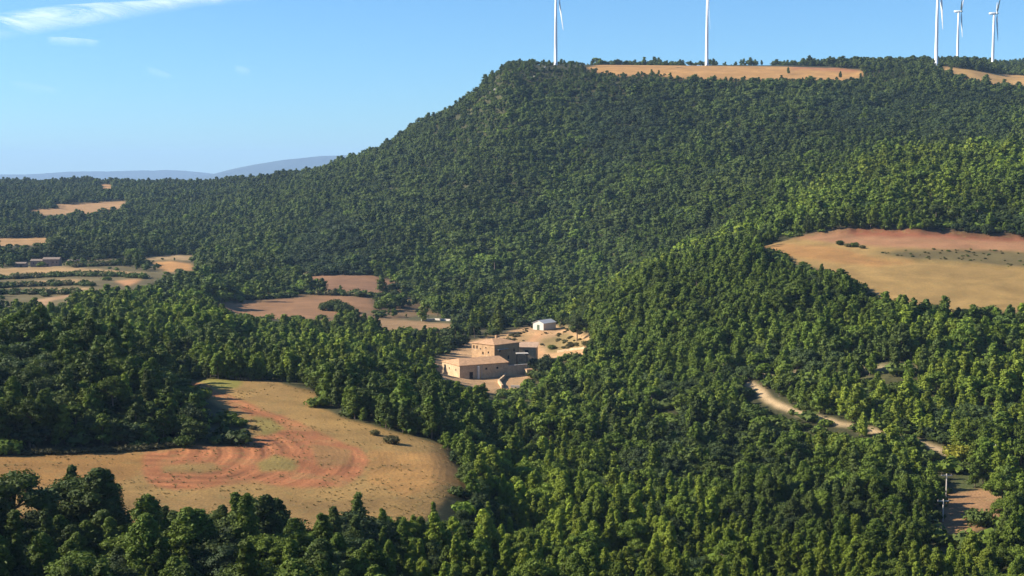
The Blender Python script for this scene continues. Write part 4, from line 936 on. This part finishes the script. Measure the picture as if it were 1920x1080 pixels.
for n_, (u, v, s) in enumerate([(612,582,3.8),(628,580,4.6),(643,585,4.2),(655,586,3.0)]):
    put_bush(u, v, s, 'deep', '%s bush from left in the cluster on the brown valley field' % ['first', 'second', 'third', 'fourth'][n_], 700)
def put_tree(u, v, s, key, label, r0=150, cat='pine tree'):
    p = at(u, v, r0); return place('oak_tree' if key[0] == 'oak' else 'pine_tree', key, tuple(p), s, random.uniform(0, 6), label, cat, None, s * 1.1)
put_tree(1026, 705, 1.15, ('oak', 'oak', 0), 'big dark round oak just right of the long barn', 560, 'oak tree')
put_tree(1003, 696, .75, ('oak', 'oak', 1), 'smaller dark oak between the yard wall and the big oak', 560, 'oak tree')
put_tree(1082, 640, 1.3, ('flat', 'deep', 0), 'leaning flat topped pine over the dry slope by the shed', 600)
put_tree(885, 618, 1.15, ('slim', 'bright', 0), 'bright green tree left of the white shed, leftmost of three', 600)
put_tree(905, 616, 1.25, ('pine', 'bright', 1), 'bright green tree left of the white shed, middle of three', 600)
put_tree(935, 612, 1.25, ('pine', 'bright', 2), 'bright green tree left of the white shed, rightmost of three', 600)
put_tree(1478, 139, .8, ('pine', 'deep', 0), 'dark pine alone at the front edge of the plateau field', 1400)
put_tree(1576, 147, .8, ('pine', 'deep', 1), 'dark pine at the right end of the plateau field', 1400)
# low shrubs between the near trees and rough grass on the fields: uncountable ground cover
def cover(n, rmin, rmax, azm, test, sel, smin, smax, name, label, cat):
    rr = np.sqrt(rng.uniform(rmin ** 2, rmax ** 2, n)); aa = rng.uniform(-azm, azm, n); x = rr * np.sin(aa); y = rr * np.cos(aa); z = ground(x, y); u, v = project(x, y, z)
    k = test(x, y, u, v, rr); x, y, z = x[k], y[k], z[k]; m = len(x)
    s = rng.uniform(smin, smax, m); w = s * rng.uniform(1.0, 1.7, m); ids = rng.choice(sel, m)
    points_object(name, np.stack([x, y, z], 1), ids, np.stack([x * 0, x * 0, rng.uniform(0, 6.28, m)], 1), np.stack([w, w, s], 1), VAR, 'stuff', label, cat); print(name, m)
bs = [VKEY[('bush', t, l)][0] for t in ('deep', 'mid') for l in (1, 2)]
def t_wood(x, y, u, v, r):
    k = np.ones(len(x), bool)
    for i, (n, P, r0, r1, t) in enumerate(REGIONS): k &= ~(inpoly(u, v, P) & (r > r0) & (r < r1))
    for i, w in enumerate(PW): k &= polydist(x, y, w) > PATHS[i][1] + .5
    for P, r0, r1, t, q in SCRUB[:2]: k &= ~(inpoly(u, v, P) & (r > r0) & (r < r1) & (rng.random(len(x)) < .96))
    for cx, cy, rad in ((BARN.x + 5, BARN.y + 10, 19), (HOUSE.x + 3, HOUSE.y + 10, 17)): k &= np.hypot(x - cx, y - cy) > rad
    return k
cover(26000, 200, 1500, D(24), lambda x, y, u, v, r: t_wood(x, y, u, v, r) & (rng.random(len(x)) < .6), bs, .8, 2.2, 'undergrowth', 'low shrubs growing between the trees and along field edges', 'shrubs')
def t_verge(x, y, u, v, r):
    d = polydist(x, y + 5, PW[0]); return (d < 17) & (polydist(x, y + 3.5, PW[0]) > 5.5) & (u > 1380)
cover(4200, 370, 520, D(22), t_verge, bs, .35, .95, 'track_shrubs', 'low green shrubs crowding both sides of the dirt track', 'shrubs')
def t_near(x, y, u, v, r): return inpoly(u, v, NEAR_FIELD) & ((fbm(x / 9, y / 9, 3) > .12) | (rng.random(len(x)) < .05))
gb = Bag(); gg = np.random.default_rng(5)
for i in range(26):
    a, q = gg.uniform(0, 6.28), gg.uniform(0, .35); c = np.array([q * math.cos(a), q * math.sin(a), 0]); t = c + np.array([gg.normal() * .12, gg.normal() * .12, gg.uniform(.25, .5)]); s = np.array([math.sin(a), -math.cos(a), 0]) * .05
    gb.add([c - s, c + s, t], t=[(0, 1, 2)])
M_grass = plain('dry_grass', (.26, .19, .075), .9, .3, 2)
GT = len(VAR); VAR.append(bpy.data.objects.new('tuft', gb.mesh('tuft', [M_grass])))
cover(12000, 250, 450, D(21), t_near, [GT], .3, .75, 'grass', 'dry grass tufts scattered over the near field', 'grass')
def t_yard(x, y, u, v, r): return inpoly(u, v, [(985,612),(1040,610),(1112,632),(1098,652),(1050,655),(1020,650),(1000,640),(960,640),(930,640)]) & (fbm(x / 6, y / 6, 2) > .12)
cover(11000, 560, 800, D(6), t_yard, [GT, GT, VKEY[('bush', 'brown', 1)][0]], .25, .8, 'weeds', 'sparse dry weeds on the bare slope above the farmhouse', 'weeds')
def t_strip(x, y, u, v, r):
    P = [(1626,470),(1726,466),(1763,466),(1920,470),(2300,476),(2300,506),(1920,504),(1837,496),(1726,490)]
    return inpoly(u, v, P) & (fbm(x / 14, y / 7, 3) > .0)
cover(9000, 600, 800, D(23), t_strip, [VKEY[('bush', 'brown', 1)][0], VKEY[('bush', 'deep', 1)][0], GT], .18, .5, 'weeds', 'low dark weeds along the strip across the right hand field', 'weeds')
def t_terr(x, y, u, v, r):
    k = np.zeros(len(x), bool)
    for L in ([(-40,526),(60,520),(130,517),(200,517),(270,521)], [(-40,540),(60,536),(120,534),(175,536)], [(-40,552),(60,551),(150,551)], [(140,500),(200,497),(280,495)], [(545,549),(620,552),(700,556),(740,552)], [(360,565),(450,562),(550,556)], [(500,601),(600,603),(690,596)], [(560,521),(620,512),(700,512)]):
        k |= polydist(u, v, L) < 1.5
    return k & (r > 700)
cover(40000, 850, 1350, D(21), t_terr, [VKEY[('bush', 'deep', 2)][0], VKEY[('bush', 'deep', 2)][0], VKEY[('bush', 'brown', 2)][0]], 1.0, 2.0, 'terrace_shrubbery', 'dark scrub growing in rows along the terrace banks', 'shrubs')
# pale rock outcrops on the upper hill
M_rock = plain('limestone', (.30, .27, .22), .95, .3, .8, .1, 0, .5)
for k, (u, v, s) in enumerate([(930,171,1.6),(945,146,1.2),(970,144,1.1),(1003,146,1.2),(968,170,1.0),(1022,128,1.0)]):
    p = at(u, v, 1300); g = np.random.default_rng(60 + k); b = Bag()
    bmx = bpy.data.meshes.new('rock'); import bmesh as _bm
    bm = _bm.new(); _bm.ops.create_icosphere(bm, subdivisions=3, radius=1)
    for vv in bm.verts:
        c = vv.co; q = 1 + .28 * float(fbm(np.array(c.x * 2 + k * 7.), np.array(c.y * 2 + c.z * 2.3), 3)); vv.co = Vector((c.x * s * 1.7 * q, c.y * s * q, c.z * s * 1.1 * q))
    bm.to_mesh(bmx); bm.free(); bmx.materials.append(M_rock); o = link(bpy.data.objects.new('rock', bmx)); o.location = p + Vector((0, 0, s * .9))
    tag(o, 'pale rock outcrop below the hill shoulder, %s from left' % ['lowest and first', 'second', 'third', 'fifth', 'lower of two, fourth', 'last'][k], 'rock', 'pale outcrops on the hill shoulder')

# ------------------------------------------------------------------ clouds: thin high sheets of ice cloud
ALT = 3600.0
def sky_pt(u, v):
    k = (540 - v) / F; c, s = math.cos(TH), math.sin(TH); d = np.array([(u - 960) / F, c + k * s, k * c - s]); return d / d[2] * ALT
def cloud_mat(name, dens, sc):
    m, nt, b = newmat(name); nt.nodes.remove(b)
    ed = nt.nodes.new('ShaderNodeAttribute'); ed.attribute_name = 'thickness'; p = geopos(nt)
    mp = nt.nodes.new('ShaderNodeMapping'); mp.inputs['Scale'].default_value = (1, .35, 1); mp.inputs['Rotation'].default_value = (0, 0, .5); nt.links.new(p, mp.inputs['Vector'])
    f = noise(nt, sc, 6, .6, mp.outputs[0], .8)
    a = mth(nt, 'MULTIPLY', mth(nt, 'MULTIPLY', ed.outputs['Fac'], ramp(nt, f, .34, .66, .05, 1.0)), dens)
    d = nt.nodes.new('ShaderNodeBsdfDiffuse'); d.inputs[0].default_value = (.9, .92, .95, 1); t = nt.nodes.new('ShaderNodeBsdfTranslucent'); t.inputs[0].default_value = (.9, .92, .95, 1)
    x = nt.nodes.new('ShaderNodeAddShader'); nt.links.new(d.outputs[0], x.inputs[0]); nt.links.new(t.outputs[0], x.inputs[1])
    tr = nt.nodes.new('ShaderNodeBsdfTransparent'); ms = nt.nodes.new('ShaderNodeMixShader'); nt.links.new(a, ms.inputs[0]); nt.links.new(tr.outputs[0], ms.inputs[1]); nt.links.new(x.outputs[0], ms.inputs[2])
    nt.links.new(ms.outputs[0], nt.nodes['Material Output'].inputs['Surface']); return m
MC = cloud_mat('cirrus', .62, .0006)
def cloud(name, pts, label, dens=1.0):
    """pts: (u, v centre, half width in picture rows)"""
    n = 90; us = np.linspace(pts[0][0], pts[-1][0], n); vc = np.interp(us, [p[0] for p in pts], [p[1] for p in pts]); hw = np.interp(us, [p[0] for p in pts], [p[2] for p in pts])
    vc = blur(vc[None], 4, 1)[0] + fbm(us / 60, us * 0 + pts[0][0], 3) * 2; m = 25; co = []; th = []
    for i in range(n):
        for j in range(m):
            t = j / (m - 1) * 2 - 1; p = sky_pt(us[i], vc[i] + hw[i] * t * 1.5); co.append((p[0], p[1], p[2] + 120 * (1 - t * t))); e = min(i, n - 1 - i) / (n * .12)
            th.append(dens * max(0, 1 - abs(t) ** 1.7) ** 1.2 * min(1, e + (1.0 if (i < n * .2 and us[0] < 0) else 0)))
    ii = np.arange(n * m).reshape(n, m); me = np_mesh(name, co, [np.stack([ii[:-1,:-1], ii[1:,:-1], ii[1:,1:], ii[:-1,1:]], -1).reshape(-1, 4)], [MC], smooth=True)
    a = me.attributes.new('thickness', 'FLOAT', 'POINT'); a.data.foreach_set('value', np.array(th, np.float32)); o = link(bpy.data.objects.new(name, me)); tag(o, label, 'cloud'); return o
cloud('cloud', [(-200, 80, 22), (0, 50, 19), (100, 36, 17), (180, 27, 15), (260, 18, 11), (340, 9, 8), (440, 0, 5), (560, -12, 4)], 'long wispy white cloud streak rising to the top edge at left', 1.0)
cloud('cloud', [(86, 79, 4), (120, 81, 6), (150, 83, 5), (188, 86, 3)], 'short thin white wisp just under the long cloud streak', .32)
cloud('cloud', [(275, 132, 3), (295, 137, 6), (322, 145, 3)], 'faint small wisp in the middle of the blue sky', .14)
cloud('cloud', [(440, 130, 4), (455, 133, 6), (470, 136, 4)], 'faintest tiny wisp, to the right of the others', .11)
cloud('cloud', [(20, 160, 4), (60, 166, 7), (110, 172, 4)], 'very faint low wisp at the left, under the others', .12)

# ------------------------------------------------------------------ haze
HZ = bpy.data.materials.new('air'); HZ.use_nodes = True; hn = HZ.node_tree; hn.nodes.remove(hn.nodes['Principled BSDF'])
pv = hn.nodes.new('ShaderNodeVolumePrincipled'); pv.inputs['Color'].default_value = (.44, .67, 1.0, 1); pv.inputs['Density'].default_value = 4.5e-5; pv.inputs['Anisotropy'].default_value = 0.0
hn.links.new(pv.outputs[0], hn.nodes['Material Output'].inputs['Volume'])
hz = boxes('haze', [(-27500, 27500, -27500, 27500, float(min(Z.min(), -84)) - 1, 460)], HZ, None); tag(hz, 'pale blue haze softening the far hills', 'haze', None, 'stuff')
